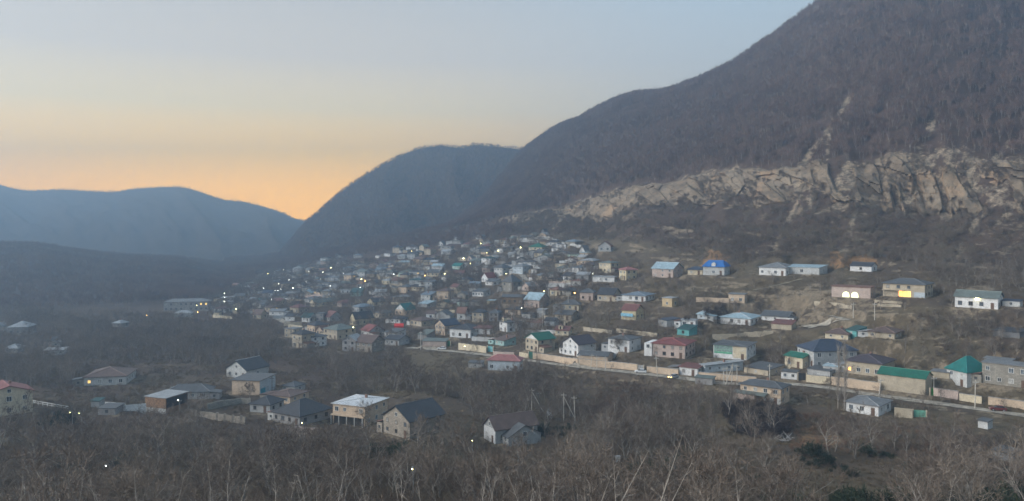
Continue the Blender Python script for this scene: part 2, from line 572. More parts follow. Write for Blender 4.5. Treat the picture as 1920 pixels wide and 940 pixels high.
# ------------------------------------------------------------------ mesh helpers
class MB:
    def __init__(self):
        self.v, self.f = [], []

    def quad(self, *pts):
        i = len(self.v)
        self.v += [tuple(p) for p in pts]
        self.f.append(tuple(range(i, i + len(pts))))

    def box(self, x0, x1, y0, y1, z0, z1):
        i = len(self.v)
        self.v += [(x0, y0, z0), (x1, y0, z0), (x1, y1, z0), (x0, y1, z0), (x0, y0, z1), (x1, y0, z1), (x1, y1, z1), (x0, y1, z1)]
        self.f += [(i, i + 3, i + 2, i + 1), (i + 4, i + 5, i + 6, i + 7), (i, i + 1, i + 5, i + 4), (i + 1, i + 2, i + 6, i + 5),
                   (i + 2, i + 3, i + 7, i + 6), (i + 3, i, i + 4, i + 7)]

    def hull(self, bottom, top):
        """closed prism between two polygons of the same length (counter-clockwise from above)"""
        n = len(bottom); i = len(self.v)
        self.v += [tuple(p) for p in bottom] + [tuple(p) for p in top]
        self.f.append(tuple(i + k for k in reversed(range(n))))
        self.f.append(tuple(i + n + k for k in range(n)))
        for k in range(n):
            k2 = (k + 1) % n
            self.f.append((i + k, i + k2, i + n + k2, i + n + k))

    def tube(self, a, b, ra, rb, n=6, cap=True):
        a, b = Vector(a), Vector(b)
        d = (b - a).normalized()
        u = d.orthogonal().normalized(); w = d.cross(u)
        i = len(self.v)
        for p, r in ((a, ra), (b, rb)):
            for k in range(n):
                t = 2 * math.pi * k / n
                self.v.append(tuple(p + (u * math.cos(t) + w * math.sin(t)) * r))
        for k in range(n):
            k2 = (k + 1) % n
            self.f.append((i + k, i + k2, i + n + k2, i + n + k))
        if cap:
            self.f.append(tuple(i + n + k for k in range(n)))
            self.f.append(tuple(i + k for k in reversed(range(n))))

    def mesh(self, name, mat=None):
        me = bpy.data.meshes.new(name)
        me.from_pydata(self.v, [], self.f)
        if mat:
            me.materials.append(mat)
        me.update()
        return me

    def obj(self, name, mat=None, parent=None):
        return link(name, self.mesh(name, mat), parent)


def link(name, me, parent=None, loc=None, rotz=0.0):
    o = bpy.data.objects.new(name, me)
    COL.objects.link(o)
    if parent:
        o.parent = parent
    if loc is not None:
        o.location = loc
    if rotz:
        o.rotation_euler = (0, 0, rotz)
    return o


def tag(o, label=None, cat=None, group=None, kind=None):
    if label: o['label'] = label
    if cat: o['category'] = cat
    if group: o['group'] = group
    if kind: o['kind'] = kind
    return o


def thing(name, label, cat, loc, rotz=0.0, group=None):
    o = link(name, None, None, loc, rotz)
    o.empty_display_size = 0.5
    return tag(o, label, cat, group)


def np_mesh(name, verts, quads, mat=None, smooth=True):
    me = bpy.data.meshes.new(name)
    nv, nf = len(verts), len(quads)
    me.vertices.add(nv)
    me.vertices.foreach_set('co', np.asarray(verts, np.float32).ravel())
    k = quads.shape[1]
    me.loops.add(nf * k)
    me.loops.foreach_set('vertex_index', quads.astype(np.int32).ravel())
    me.polygons.add(nf)
    me.polygons.foreach_set('loop_start', np.arange(0, nf * k, k, dtype=np.int32))
    me.polygons.foreach_set('use_smooth', np.full(nf, smooth))
    if mat:
        me.materials.append(mat)
    me.update()
    me.validate()
    return me


def grid_quads(nr, nc):
    i = np.arange(nr * nc).reshape(nr, nc)
    return np.stack([i[:-1, :-1], i[:-1, 1:], i[1:, 1:], i[1:, :-1]], axis=-1).reshape(-1, 4)


def in_poly(poly, x, y):
    p = np.array(poly, float)
    c = np.zeros(np.shape(x), bool)
    j = len(p) - 1
    for i in range(len(p)):
        xi, yi, xj, yj = p[i, 0], p[i, 1], p[j, 0], p[j, 1]
        c ^= ((yi > y) != (yj > y)) & (x < (xj - xi) * (y - yi) / (yj - yi + 1e-12) + xi)
        j = i
    return c


def poly_dist(pts, x, y):
    d = np.full(np.shape(x), 1e9)
    for (ax, ay), (bx, by) in zip(pts[:-1], pts[1:]):
        vx, vy = bx - ax, by - ay
        t = np.clip(((x - ax) * vx + (y - ay) * vy) / (vx * vx + vy * vy + 1e-9), 0, 1)
        d = np.minimum(d, np.hypot(x - ax - t * vx, y - ay - t * vy))
    return d

# ------------------------------------------------------------------ sites: everything that levels the ground under it
def site_flatten(cx, cyy, hw, hd, rot, z, m0=1.0, m1=5.0):
    """level the terrain to height z inside a rotated rectangle, blending out over m1 metres"""
    R = math.hypot(hw, hd) + m1 + 1
    sel = (np.abs(GX - cx) < R) & (np.abs(GY - cyy) < R)
    if not sel.any():
        return
    x, y = GX[sel] - cx, GY[sel] - cyy
    c, s = math.cos(-rot), math.sin(-rot)
    lx, ly = x * c - y * s, x * s + y * c
    d = np.hypot(np.maximum(np.abs(lx) - hw - m0, 0), np.maximum(np.abs(ly) - hd - m0, 0))
    w = sstep(m1, 0, d)
    GZ[sel] = GZ[sel] * (1 - w) + z * w


def road_points(pix, step=2.0):
    P = [at(*p) for p in pix]
    out = []
    for a, b in zip(P[:-1], P[1:]):
        n = max(1, int((b - a).length / step))
        out += [a.lerp(b, k / n) for k in range(n)]
    out.append(P[-1])
    Q = np.array([(p.x, p.y, p.z) for p in out])
    ker = np.ones(7) / 7
    Q = np.stack([np.convolve(np.pad(Q[:, i], 3, mode='edge'), ker, mode='valid') for i in range(3)], axis=1)
    return Q


def road_flatten(Q, w, blend=4.0):
    R = w / 2 + blend + 1
    for (ax, ay, az) in Q[::1]:
        pass
    sel = (GX > Q[:, 0].min() - R) & (GX < Q[:, 0].max() + R) & (GY > Q[:, 1].min() - R) & (GY < Q[:, 1].max() + R)
    idx = np.nonzero(sel.ravel())[0]
    x, y = GX.ravel()[idx], GY.ravel()[idx]
    best = np.full(len(idx), 1e9); bz = np.zeros(len(idx))
    for (ax, ay, az) in Q:
        d = np.hypot(x - ax, y - ay)
        m = d < best
        best[m] = d[m]; bz[m] = az
    wgt = sstep(w / 2 + 1 + blend, w / 2 + 1, best)
    flat = GZ.ravel()
    flat[idx] = flat[idx] * (1 - wgt) + (bz - 0.05) * wgt
    GZ[:] = flat.reshape(GZ.shape)


def road_mesh(name, Q, w, mat, label):
    d = np.gradient(Q[:, :2], axis=0)
    d /= np.linalg.norm(d, axis=1)[:, None] + 1e-9
    n = np.stack([-d[:, 1], d[:, 0]], axis=1)
    V = []
    for t in (-0.5, -0.25, 0.25, 0.5):
        p = Q[:, :2] + n * w * t * (1 + 0.5 * fbm(np.arange(len(Q)) * .31, np.full(len(Q), t * 9.0), 17, 3))[:, None]
        z = height(p[:, 0], p[:, 1]) + (0.10 if w > 4 else 0.18)
        V.append(np.column_stack([p, z]))
    V = np.stack(V, axis=1).reshape(-1, 3)
    me = np_mesh(name, V, grid_quads(len(Q), 4), mat)
    o = link(name, me)
    tag(o, label, None, None, 'structure')
    return o


ROADS = [
    ('street', [(762, 652), (800, 655), (860, 660), (920, 667), (985, 676), (1060, 686), (1130, 694), (1200, 701), (1270, 709),
                (1342, 718), (1390, 722), (1440, 720), (1492, 720), (1525, 724), (1600, 735), (1660, 744), (1700, 750),
                (1760, 757), (1830, 767), (1920, 779), (2020, 792)], 4.6, 'dirt', 'pale dusty street running along the lower edge of the village'),
    ('street', [(512, 590), (525, 600), (540, 607), (558, 615), (580, 622)], 5.0, 'dirt', 'pale curving lane entering the far left end of the village'),
    ('path', [(960, 503), (970, 510), (978, 517), (986, 524), (992, 528)], 3.6, 'dirt', 'pale short track dropping between the upper houses'),
    ('path', [(1470, 612), (1500, 612), (1530, 610), (1568, 605), (1604, 600)], 3.6, 'dirt', 'pale dirt track climbing from the small red-roofed shed to the terraces'),
    ('path', [(1505, 620), (1530, 615), (1552, 609)], 1.4, 'dirt', 'thin trodden path joining the pale dirt track from below'),
    ('path', [(1550, 593), (1570, 595), (1590, 600)], 1.6, 'dirt', 'thin trodden path joining the pale dirt track from above'),
    ('path', [(1404, 548), (1440, 541), (1475, 532), (1511, 522)], 2.6, 'tan', 'tan bank track sloping up towards the long white shed'),
    ('path', [(985, 596), (1010, 600), (1040, 609), (1062, 618)], 2.4, 'dirt', 'narrow lane beside the curved beige wall'),
]
MATS['dirt'] = plain('dirt', (0.31, 0.27, 0.215), 0.95, 0.55, 0.42)
MATS['tan'] = plain('tan', (0.20, 0.165, 0.11), 0.95, 0.35, 0.3)
ROADQ = []
for r in ROADS:
    Q = road_points(r[1])
    ROADQ.append(Q)
for r, Q in zip(ROADS, ROADQ):
    road_flatten(Q, r[2])
rebuild_table()

# ------------------------------------------------------------------ houses: photograph columns of the left end, near corner and right end,
# rows of base, eaves and ridge; roof kind; wall; roof colour; label; short name used in other labels; options
HOUSES = []


def H(x0, x1, x2, yb, ye, yr, roof, wall, rc, label, short=None, cat='house', **o):
    HOUSES.append(dict(x0=x0, x1=x1, x2=x2, yb=yb, ye=ye, yr=yr, roof=roof, wall=wall, rc=rc, label=label, short=short, cat=cat, **o))


# lower left
H(-30, -29, 49, 786, 744, 729, 'gB', 'cream', 'red', 'cream gable house with red roof cut by the left edge of the photo', 'red-roofed house at the left edge', win=(2, 2))
H(166, 236, 254, 722, 706, 688, 'hip', 'dullwhite', 'brown', 'long low off-white house with brown hip roof, alone in the left fields', 'long off-white house in the left fields', lit='A')
H(275, 311, 350, 777, 748, 742, 'shed', 'wood', 'lightgrey', 'brown boarded shed with pale flat roof and open side, a lamp in front of it', 'brown boarded shed', cat='shed', open_b=True)
H(316, 392, 394, 748, 735, 720, 'hip', 'lightgrey', 'slate', 'slate-roofed low house right behind the brown boarded shed')
H(437, 487, 516, 742, 715, 705, 'shedA', 'peach', 'slate', 'windowless peach building with pale blue end wall and teal garage door', 'peach building with the teal door', teal_door=True, wallb='paleblue')
H(426, 462, 503, 711, 695, 676, 'gA', 'dullwhite', 'dark', 'dark gable-roofed house with white trim directly behind the peach building', ridge_white=True)
H(503, 544, 579, 758, 745, 731, 'hip', 'peach', 'brown', 'peach house under a brown hip roof right of the teal garage door', 'peach house under the brown hip roof')
H(530, 552, 572, 736, 731, 720, 'hip', 'dullwhite', 'slate', 'small slate-roofed outbuilding behind the peach house with brown hip roof', cat='outbuilding')
H(470, 506, 532, 776, 761, 742, 'hip', 'lightgrey', 'dark', 'small grey house with dark hip roof at the corner of the walled lawn', 'small grey house by the walled lawn')
H(512, 562, 622, 800, 782, 748, 'hip', 'grey', 'dark', 'big low house almost all near-black roof, left of the white-roofed house', 'big near-black roof')
H(624, 684, 728, 801, 763, 747, 'hip', 'peach', 'white', 'two-storey peach house with pale ribbed metal roof and a row of white windows', 'peach house with pale metal roof', ribs=True, porch=True)
H(717, 768, 836, 825, 791, 761, 'gA', 'stone', 'dark', 'stone house with pointed gable and large dark roof behind bare trees', 'stone gable house')
H(907, 929, 1010, 833, 806, 782, 'gA', 'lightgrey', 'brown', 'weathered grey house with tall narrow white gable and brown roof among bare trees', 'grey house with narrow white gable', wing=True)
H(187, 216, 232, 779, 767, 763, 'shed', 'grey', 'slate', 'low grey shed below the white metal fence', cat='shed')
H(172, 186, 195, 764, 757, 753, 'shed', 'lightgrey', 'darkteal', 'tiny shed with dark teal roof at the left end of the white fence', cat='shed')
H(12, 33, 45, 662, 654, 645, 'hip', 'grey', 'lightgrey', 'small pale-roofed house at the left edge above the red-roofed house')
H(86, 120, 128, 666, 657, 653, 'flat', 'paleblue', 'lightgrey', 'flat pale blue-grey building near the left edge of the valley', cat='building')
H(20, 52, 66, 628, 614, 602, 'hip', 'grey', 'lightgrey', 'hazy grey house with pale hip roof near the left edge at the hill foot')
H(-8, 4, 12, 620, 612, 605, 'gA', 'grey', 'lightgrey', 'pale gable roof half cut by the left edge at the hill foot')
H(84, 98, 106, 650, 640, 634, 'shed', 'pink', 'slate', 'dim pinkish house among trees near the left edge')
H(212, 226, 240, 614, 607, 600, 'hip', 'grey', 'lightgrey', 'lone hazy house with pale hip roof in the woods left of the school')
H(313, 391, 393, 583, 566, 560, 'hip', 'grey', 'grey', 'long two-storey block with lit windows at the far left end of the village', 'long two-storey block', cat='building', lit='A', win=(9, 2))
H(328, 358, 362, 595, 588, 582, 'hip', 'lightgrey', 'lightgrey', 'pale hip-roofed house just below the long two-storey block')

# right, along and below the street
H(1390, 1464, 1493, 761, 730, 713, 'hip', 'peach', 'slate', 'two-storey peach house with slate grey hip roof just below the street', 'peach hip-roofed house below the street', annex=(1380, 1421, 762, 746), wbmax=7.5)
H(1590, 1647, 1669, 782, 763, 744, 'hip', 'white', 'grey', 'white bungalow with grey hip roof below the street, right of the poplars', 'white bungalow below the street')
H(1653, 1735, 1747, 742, 712, 697, 'gB', 'beige', 'green', 'long beige garage-like building with bright green metal roof on the street', 'long green-roofed building', cat='building', win=(0, 0))
H(1779, 1813, 1851, 728, 700, 668, 'hip', 'dullwhite', 'teal', 'pale house under a tall teal green hip roof, right of the long green roof', 'tall teal-roofed house')
H(1853, 1930, 1931, 730, 690, 686, 'flat', 'block', 'grey', 'unfinished grey block house without roof at the right edge beside the street', 'unfinished block house')
H(1589, 1653, 1676, 708, 684, 664, 'hip', 'beige', 'purple', 'beige house under dark purple-brown hip roof with an orange lit window', 'purple-brown hip-roofed house', lit='A', litc='orange')
H(1496, 1526, 1602, 691, 660, 636, 'hip', 'lightgrey', 'navy', 'large unplastered two-storey house with dark navy roof above the street', 'large navy-roofed house')
H(1473, 1505, 1529, 693, 673, 664, 'gB', 'cream', 'green', 'small cream house with green gable roof in front of the navy roof', 'small green-roofed house')
H(1466, 1494, 1497, 713, 700, 697, 'flat', 'white', 'slate', 'white garage with brown door beside the black gate', 'white garage', cat='garage', door='A')
H(1516, 1556, 1575, 708, 702, 694, 'shed', 'lightgrey', 'slate', 'low slate-roofed yard sheds behind the cream street wall', cat='shed')
H(1545, 1572, 1580, 700, 694, 687, 'hip', 'lightgrey', 'paleblue', 'small pale blue-roofed shed behind the bare poplars', cat='shed')
H(1339, 1400, 1417, 676, 651, 643, 'hip', 'white', 'slate', 'white two-storey house with green-framed glazed veranda and flat slate roof', 'white house with green veranda', veranda=True)
H(1314, 1322, 1392, 699, 687, 678, 'shed', 'paleblue', 'lightgrey', 'long low pale blue house with pale strips along its flat roof', 'long pale blue house')
H(1274, 1308, 1322, 707, 692, 684, 'shedA', 'white', 'redbrown', 'little white gatehouse with dark red sloping roof on the street wall', 'little white gatehouse', door='A')
H(1223, 1284, 1304, 674, 649, 634, 'hip', 'pink', 'red', 'pinkish house with dull red roof and white left end above the street', 'dull red-roofed house', white_end=True)
H(1140, 1180, 1202, 662, 639, 629, 'hip', 'white', 'slate', 'white two-storey house with slate roof and pale corner ridge behind a bare tree', 'white two-storey slate-roofed house')
H(1055, 1084, 1118, 670, 647, 632, 'gA', 'white', 'purple', 'white gabled house with two pairs of dark windows and dark purple roof', 'white gabled house with purple roof')
H(1083, 1139, 1150, 680, 670, 661, 'gB', 'peach', 'slate', 'long low peach garage with slate roof just below the white gabled house', 'long peach garage', cat='garage', win=(0, 0))
H(985, 1009, 1041, 661, 638, 626, 'gA', 'beige', 'green', 'tall beige brick house with white gable and green metal roof', 'tall green-roofed brick house', white_gable=True)
H(1041, 1066, 1073, 630, 620, 613, 'gB', 'cream', 'redbrown', 'cream house with small pointed turret behind the white gabled house', 'cream turret house', turret=(1050, 605))
H(936, 951, 978, 624, 606, 600, 'hip', 'white', 'slate', 'white two-storey house with cream roof turret in the middle of the village', 'white house with roof turret', turret=(943, 591))
H(843, 882, 903, 635, 619, 607, 'hip', 'white', 'dark', 'white house with wide near-black hip roof and a pale ridge', 'white house with near-black hip roof')
H(816, 834, 862, 630, 611, 600, 'gA', 'peach', 'navy', 'narrow peach gable house with dark navy roof, left of the near-black hip roof', 'narrow peach gable house')
H(799, 816, 818, 599, 589, 584, 'shed', 'white', 'brown', 'small white shed with brown roof above the narrow peach gable', cat='shed')
H(818, 836, 846, 600, 589, 583, 'gA', 'lightgrey', 'slate', 'light grey gabled house just right of the small white shed')
H(857, 872, 877, 600, 587, 577, 'gB', 'dullwhite', 'rust', 'off-white house with ragged rusty roof above the near-black hip roof')
H(885, 906, 914, 606, 587, 579, 'hip', 'beige', 'dark', 'tall two-storey beige house with dark roof and boarded sides', 'tall beige two-storey house')
H(917, 934, 942, 604, 588, 580, 'hip', 'grey', 'slate', 'dull grey house with trees in front, right of the tall beige two-storey house')
H(792, 836, 840, 651, 641, 635, 'shedA', 'pink', 'greengrey', 'pink block garage with sloping roof beside the green gate', 'pink block garage', cat='garage', win=(0, 0))
H(927, 945, 968, 650, 640, 631, 'shed', 'turquoise', 'brown', 'low house with turquoise wall, white end and brown lean-to roof', 'low turquoise-walled house')
H(914, 974, 977, 697, 678, 665, 'hip', 'paleblue', 'pinkred', 'pale blue-grey house with faded pink-red roof below the street', 'pink-red roofed house below the street')
H(878, 904, 908, 691, 684, 680, 'shed', 'lightgrey', 'slate', 'small shed left of the pink-red roofed house', cat='shed')
H(1304, 1336, 1340, 724, 712, 707, 'flat', 'grey', 'greengrey', 'small grey flat-roofed shed below the street near the four poles', cat='shed', win=(0, 0))
H(1396, 1440, 1470, 706, 697, 686, 'shed', 'beige', 'slate', 'sagging slate-roofed barn between the blue house and the white garage', 'sagging barn', cat='barn')

# upper right
H(983, 1011, 1031, 578, 563, 550, 'gB', 'pink', 'paleblue', 'pinkish house with shining pale blue gable roof', 'pale blue gable roof')
H(941, 980, 984, 571, 558, 553, 'gB', 'brown', 'slate', 'long brown stone house left of the pale blue gable roof')
H(1031, 1051, 1060, 556, 545, 537, 'hip', 'cream', 'rust', 'cream house with rusty hip roof right of the pale blue gable roof')
H(1052, 1085, 1090, 583, 572, 562, 'hip', 'cream', 'slate', 'cream house with slate roof and white porch above the cream turret house', 'cream porch house')
H(1087, 1112, 1118, 565, 550, 541, 'hip', 'pink', 'slate', 'greyish pink house with low roof left of the big dark roof')
H(1120, 1150, 1164, 566, 553, 541, 'gB', 'beige', 'dark', 'beige house with two dark dormer gables on a near-black roof')
H(1166, 1210, 1228, 567, 556, 547, 'hip', 'white', 'bluegrey', 'white house with blue-grey roof and veranda posts', 'white veranda house')
H(1242, 1260, 1272, 577, 561, 557, 'flat', 'ochre', 'lightgrey', 'small ochre building with white flat roof right of the veranda house', 'small ochre building', cat='building')
H(1166, 1192, 1207, 601, 583, 572, 'gB', 'yellow', 'redbrown', 'yellowish house with light blue balcony under a reddish brown roof', 'blue balcony house', balcony=True)
H(1123, 1145, 1162, 513, 494, 489, 'hip', 'cream', 'greengrey', 'tall cream two-storey house standing alone on the upper slope', 'tall cream house on the slope', win=(3, 2))
H(1161, 1174, 1194, 526, 507, 501, 'hip', 'yellow', 'pinkred', 'narrow yellow-fronted house right below the tall cream house')
H(1111, 1152, 1156, 530, 521, 517, 'flat', 'white', 'lightgrey', 'long white low building below the tall cream house', cat='building')
H(1080, 1104, 1108, 526, 516, 511, 'shed', 'grey', 'lightgrey', 'grey shed with pale roof left of the long white low building', cat='shed')
H(1122, 1145, 1150, 472, 462, 453, 'gA', 'lightgrey', 'rust', 'house with orange rusty roof high above the tall cream house', 'orange rusty roof')
H(1086, 1097, 1106, 477, 472, 461, 'gA', 'white', 'grey', 'white A-frame house high on the slope left of the orange rusty roof')
H(991, 1016, 1028, 477, 464, 456, 'hip', 'cream', 'green', 'cream two-storey house with green roof at the top of the village', 'cream house at the village top')
H(1223, 1262, 1281, 522, 505, 493, 'gB', 'pink', 'paleblue', 'two-storey pinkish house with pale blue-grey gable roof on the terrace edge', 'pale blue roof on the terrace edge')
H(1290, 1317, 1322, 517, 507, 500, 'hip', 'cream', 'navy', 'small cream annex house with navy roof left of the bright blue roof')
H(1319, 1358, 1368, 518, 502, 488, 'mans', 'dullwhite', 'blue', 'house with bright blue curved metal roof and small white dormer', 'bright blue roof')
H(1425, 1473, 1492, 518, 503, 492, 'hip', 'white', 'grey', 'white house with grey hip roof joined to a long white shed', 'white house with grey hip roof')
H(1474, 1536, 1551, 516, 503, 498, 'shed', 'dullwhite', 'paleblue', 'long white shed with two dark openings on the upper terrace', 'long white shed', cat='shed')
H(1367, 1396, 1401, 569, 553, 551, 'flat', 'peach', 'grey', 'peach flat-roofed block with two square windows at the end of a long wall', 'peach block with two windows', cat='building', win=(2, 1))
H(1352, 1407, 1428, 612, 599, 586, 'hip', 'white', 'paleblue', 'white house with shining pale hip roof and porch on the middle terrace', 'white house with pale hip roof')
H(1234, 1250, 1277, 614, 602, 597, 'shed', 'lightgrey', 'navy', 'grey-blue shed with dark roof left of the white walls', cat='shed')
H(1277, 1304, 1308, 616, 603, 598, 'flat', 'white', 'lightgrey', 'low white house behind a dark bare tree on the middle terrace')
H(1308, 1322, 1330, 600, 592, 583, 'hip', 'paleblue', 'paleblue', 'small pale-roofed house behind trees left of the shining pale hip roof')
H(1270, 1292, 1307, 631, 620, 611, 'shed', 'tealwall', 'darkteal', 'dark teal shed below the low white house', 'dark teal shed', cat='shed')
H(1430, 1478, 1490, 605, 600, 589, 'gB', 'white', 'slate', 'long slate roof with white gable end right of the shining pale hip roof')
H(1448, 1484, 1492, 622, 612, 601, 'shedA', 'beige', 'redbrown', 'small beige hut with dark red sloping roof where the dirt track begins', 'small dark red-roofed hut', cat='hut', win=(0, 0))
H(1662, 1734, 1748, 560, 535, 522, 'hip', 'beige', 'slate', 'two-storey beige house with glowing yellow ground floor opening on the upper terrace', 'house with the glowing yellow opening', glowdoor=True)
H(1564, 1632, 1636, 561, 541, 538, 'flat', 'pink', 'rust', 'roofless pinkish building with two glowing arched windows', 'building with two glowing arches', cat='building', arches=True)
H(1800, 1871, 1875, 581, 560, 548, 'gB', 'white', 'greengrey', 'long white bungalow with a bright light under its eave near the right edge', 'white bungalow with the bright eave light', eavelamp=True)
H(1884, 1912, 1915, 577, 567, 563, 'shed', 'dullwhite', 'navy', 'small off-white shed at the right edge beyond the white bungalow', cat='shed')
H(1597, 1634, 1644, 511, 501, 493, 'gB', 'white', 'dark', 'small white hut with dark roof beside the orange clay bank', 'small white hut at the clay bank', cat='hut')
H(1632, 1677, 1691, 637, 626, 612, 'hip', 'beige', 'brown', 'beige house with brown hip roof and white left end on the terrace above the street', 'brown hip roof above the street')
H(1588, 1606, 1624, 632, 622, 613, 'shed', 'tealwall', 'darkteal', 'dark teal roofed shed between two brown roofs', cat='shed')
H(1550, 1590, 1602, 639, 633, 619, 'hip', 'cream', 'brown', 'low cream house with brown hip roof right behind the navy roof')
H(1868, 1912, 1930, 636, 629, 622, 'shed', 'darkgrey', 'dark', 'long black-roofed open shed at the right edge', cat='shed', win=(0, 0))
H(1852, 1896, 1900, 692, 678, 670, 'flat', 'block', 'grey', 'upper grey block building behind the unfinished house at the right edge', cat='building')
H(1750, 1780, 1784, 712, 704, 700, 'flat', 'beige', 'grey', 'low beige outbuilding left of the tall teal roof', cat='outbuilding', win=(0, 0))

H(1866, 1898, 1912, 868, 855, 851, 'flat', 'grey', 'slate', 'half ruined grey hut in the scrub at the lower right corner', cat='hut', win=(0, 0))
H(1836, 1852, 1860, 806, 798, 795, 'shed', 'dullwhite', 'slate', 'tiny off-white hut below the street near the right edge', cat='hut', win=(0, 0))
# dense village, nearest rows
H(642, 667, 682, 660, 639, 630, 'gA', 'grey', 'lightgrey', 'grey plank gable house with pale grey roof at the lower village edge', 'grey plank gable house')
H(667, 697, 721, 662, 644, 630, 'gB', 'stone', 'brown', 'grey stone house with brown roof next to the plank gable house', 'stone house with brown roof')
H(677, 692, 720, 634, 622, 611, 'gB', 'dullwhite', 'red', 'house with dull red metal roof in the middle of the dense village', 'dull red village roof')
H(548, 566, 590, 653, 628, 619, 'hip', 'beige', 'dark', 'tall beige house with dark roof at the lower left corner of the dense village', 'tall beige corner house')
H(534, 550, 566, 634, 618, 612, 'flat', 'beige', 'grey', 'flat beige block behind the tall beige corner house', cat='building')
H(570, 584, 612, 651, 633, 625, 'hip', 'white', 'slate', 'white-walled house right of the tall beige corner house', 'white-walled corner house')
H(576, 590, 616, 625, 611, 602, 'hip', 'peach', 'dark', 'peach house with wide dark roof above the white-walled corner house')
H(593, 605, 618, 629, 620, 612, 'gA', 'peach', 'rust', 'small peach gable with rusty roof')
H(607, 632, 667, 638, 620, 607, 'hip', 'beige', 'greengrey', 'large low beige house with green-grey hip roof above the plank gable house', 'large green-grey hip roof')
H(592, 606, 613, 603, 589, 585, 'flat', 'grey', 'slate', 'tall narrow grey flat-roofed house in the dense village')
H(606, 618, 643, 603, 595, 585, 'gB', 'lightgrey', 'redbrown', 'house with reddish brown roof and plain grey gable in the dense village', 'reddish brown roof with grey gable')
H(566, 580, 594, 605, 596, 588, 'gB', 'white', 'darkteal', 'white house with dark teal roof beside the curving pale lane', 'white house with dark teal roof')
H(544, 560, 578, 589, 578, 570, 'hip', 'beige', 'redbrown', 'beige house with reddish brown hip roof above the curving pale lane', 'reddish brown hip roof')
H(475, 489, 500, 599, 590, 581, 'gB', 'beige', 'brown', 'pair of beige gables under a brown roof at the left end of the village')
H(656, 666, 700, 611, 598, 586, 'gA', 'yellow', 'dark', 'yellow-gabled house with long near-black roof in the dense village', 'yellow-gabled house')
H(703, 716, 738, 598, 588, 581, 'hip', 'beige', 'slate', 'beige house with bluish side wall and slate roof')
H(741, 760, 779, 592, 582, 570, 'gA', 'peach', 'teal', 'white-gabled peach house with teal green roof in the dense village', 'teal green village roof', white_gable=True)
H(731, 750, 766, 607, 599, 592, 'hip', 'white', 'dark', 'white house with near-black roof below the teal green village roof')
H(769, 790, 816, 613, 603, 594, 'hip', 'beige', 'brown', 'beige house with wide brown roof left of the narrow peach gable')
H(721, 740, 761, 633, 625, 618, 'shed', 'white', 'slate', 'low white house right of the dull red village roof')
H(722, 748, 768, 649, 638, 630, 'gB', 'lightgrey', 'dark', 'light grey house with near-black roof at the left end of the street', 'grey house at the street end')
H(783, 800, 816, 638, 629, 620, 'shed', 'grey', 'greengrey', 'greenish lean-to shed left of the white car', cat='shed')
H(581, 590, 632, 576, 568, 561, 'gA', 'cream', 'greengrey', 'cream-gabled house with very long green-grey roof')
H(632, 641, 665, 576, 569, 562, 'hip', 'pink', 'redbrown', 'pinkish house with reddish brown roof right of the very long green-grey roof')
H(661, 673, 702, 587, 577, 569, 'hip', 'lightgrey', 'bluegrey', 'light grey house with broad blue-grey hip roof')
H(689, 700, 723, 575, 567, 559, 'gA', 'yellow', 'dark', 'cream-yellow gable house with near-black roof and white lean-to')
H(571, 583, 600, 568, 562, 557, 'shed', 'white', 'slate', 'bright white long wall under a slate roof in the far village')
H(639, 656, 658, 551, 545, 541, 'flat', 'white', 'lightgrey', 'white flat-roofed cottage beside the turquoise house')
H(657, 676, 682, 556, 549, 542, 'shed', 'turquoise', 'turquoise' if False else 'darkteal', 'small bright turquoise house in the far village', 'small turquoise house')
H(733, 745, 748, 550, 540, 535, 'flat', 'cream', 'grey', 'cream two-window house in the upper village')
H(747, 762, 779, 550, 539, 533, 'hip', 'peach', 'slate', 'peach house with square slate roof in the upper village')
H(716, 730, 743, 534, 527, 522, 'hip', 'yellow', 'lightgrey', 'yellowish house with pale hip roof in the upper village')
H(747, 770, 781, 520, 512, 505, 'hip', 'mint', 'greengrey', 'pale mint house with large pale roof below the dark wooded slope', 'pale mint house')
H(669, 684, 690, 539, 533, 529, 'shed', 'white', 'rust', 'white house with rusty roof right under a very bright lamp')
H(904, 918, 926, 512, 503, 498, 'flat', 'pink', 'grey', 'pinkish flat-fronted house beside the short pale track', 'pinkish house by the short track')
H(926, 942, 960, 517, 503, 495, 'hip', 'dullwhite', 'slate', 'white and pink two-storey house where the short pale track starts')
H(941, 960, 978, 548, 530, 515, 'hip', 'block', 'slate', 'big unplastered house with steep slate roof below the short pale track', 'steep slate roof')
H(903, 914, 930, 530, 521, 512, 'gA', 'white', 'red', 'white house with small red roof above the steep slate roof', 'small red roof')
H(910, 924, 940, 536, 529, 524, 'shed', 'white', 'slate', 'white front wall under a thin slate roof left of the steep slate roof')
H(885, 906, 920, 557, 548, 543, 'shed', 'white', 'slate', 'white house with bold dark windows in the middle slope', win=(4, 1))
H(789, 806, 818, 567, 554, 548, 'shed', 'dullwhite', 'bluegrey', 'off-white house above the long pale blue roof')
H(783, 800, 818, 577, 571, 565, 'shed', 'lightgrey', 'paleblue', 'low building with long pale blue roof', 'long pale blue roof', cat='building')
H(800, 822, 834, 519, 512, 506, 'gB', 'cream', 'slate', 'long cream house with slate roof between two lit lamps')
H(848, 862, 874, 506, 499, 494, 'gB', 'mint', 'teal', 'mint house with green roof right below the brightest lamp')
H(858, 868, 876, 490, 484, 480, 'flat', 'cream', 'grey', 'cream front lit by the brightest lamp on the slope')
H(876, 884, 890, 490, 484, 479, 'gA', 'pink', 'grey', 'pink-lit house just right of the brightest lamp')
H(932, 942, 950, 476, 467, 463, 'flat', 'white', 'slate', 'white house with its own bright lamp near the village top')
H(821, 830, 836, 462, 457, 452, 'gA', 'white', 'grey', 'lone white gable high on the wooded slope left of the village top')
H(846, 858, 861, 451, 448, 446, 'shed', 'white', 'lightgrey', 'lone pale shed highest on the wooded slope', cat='shed')
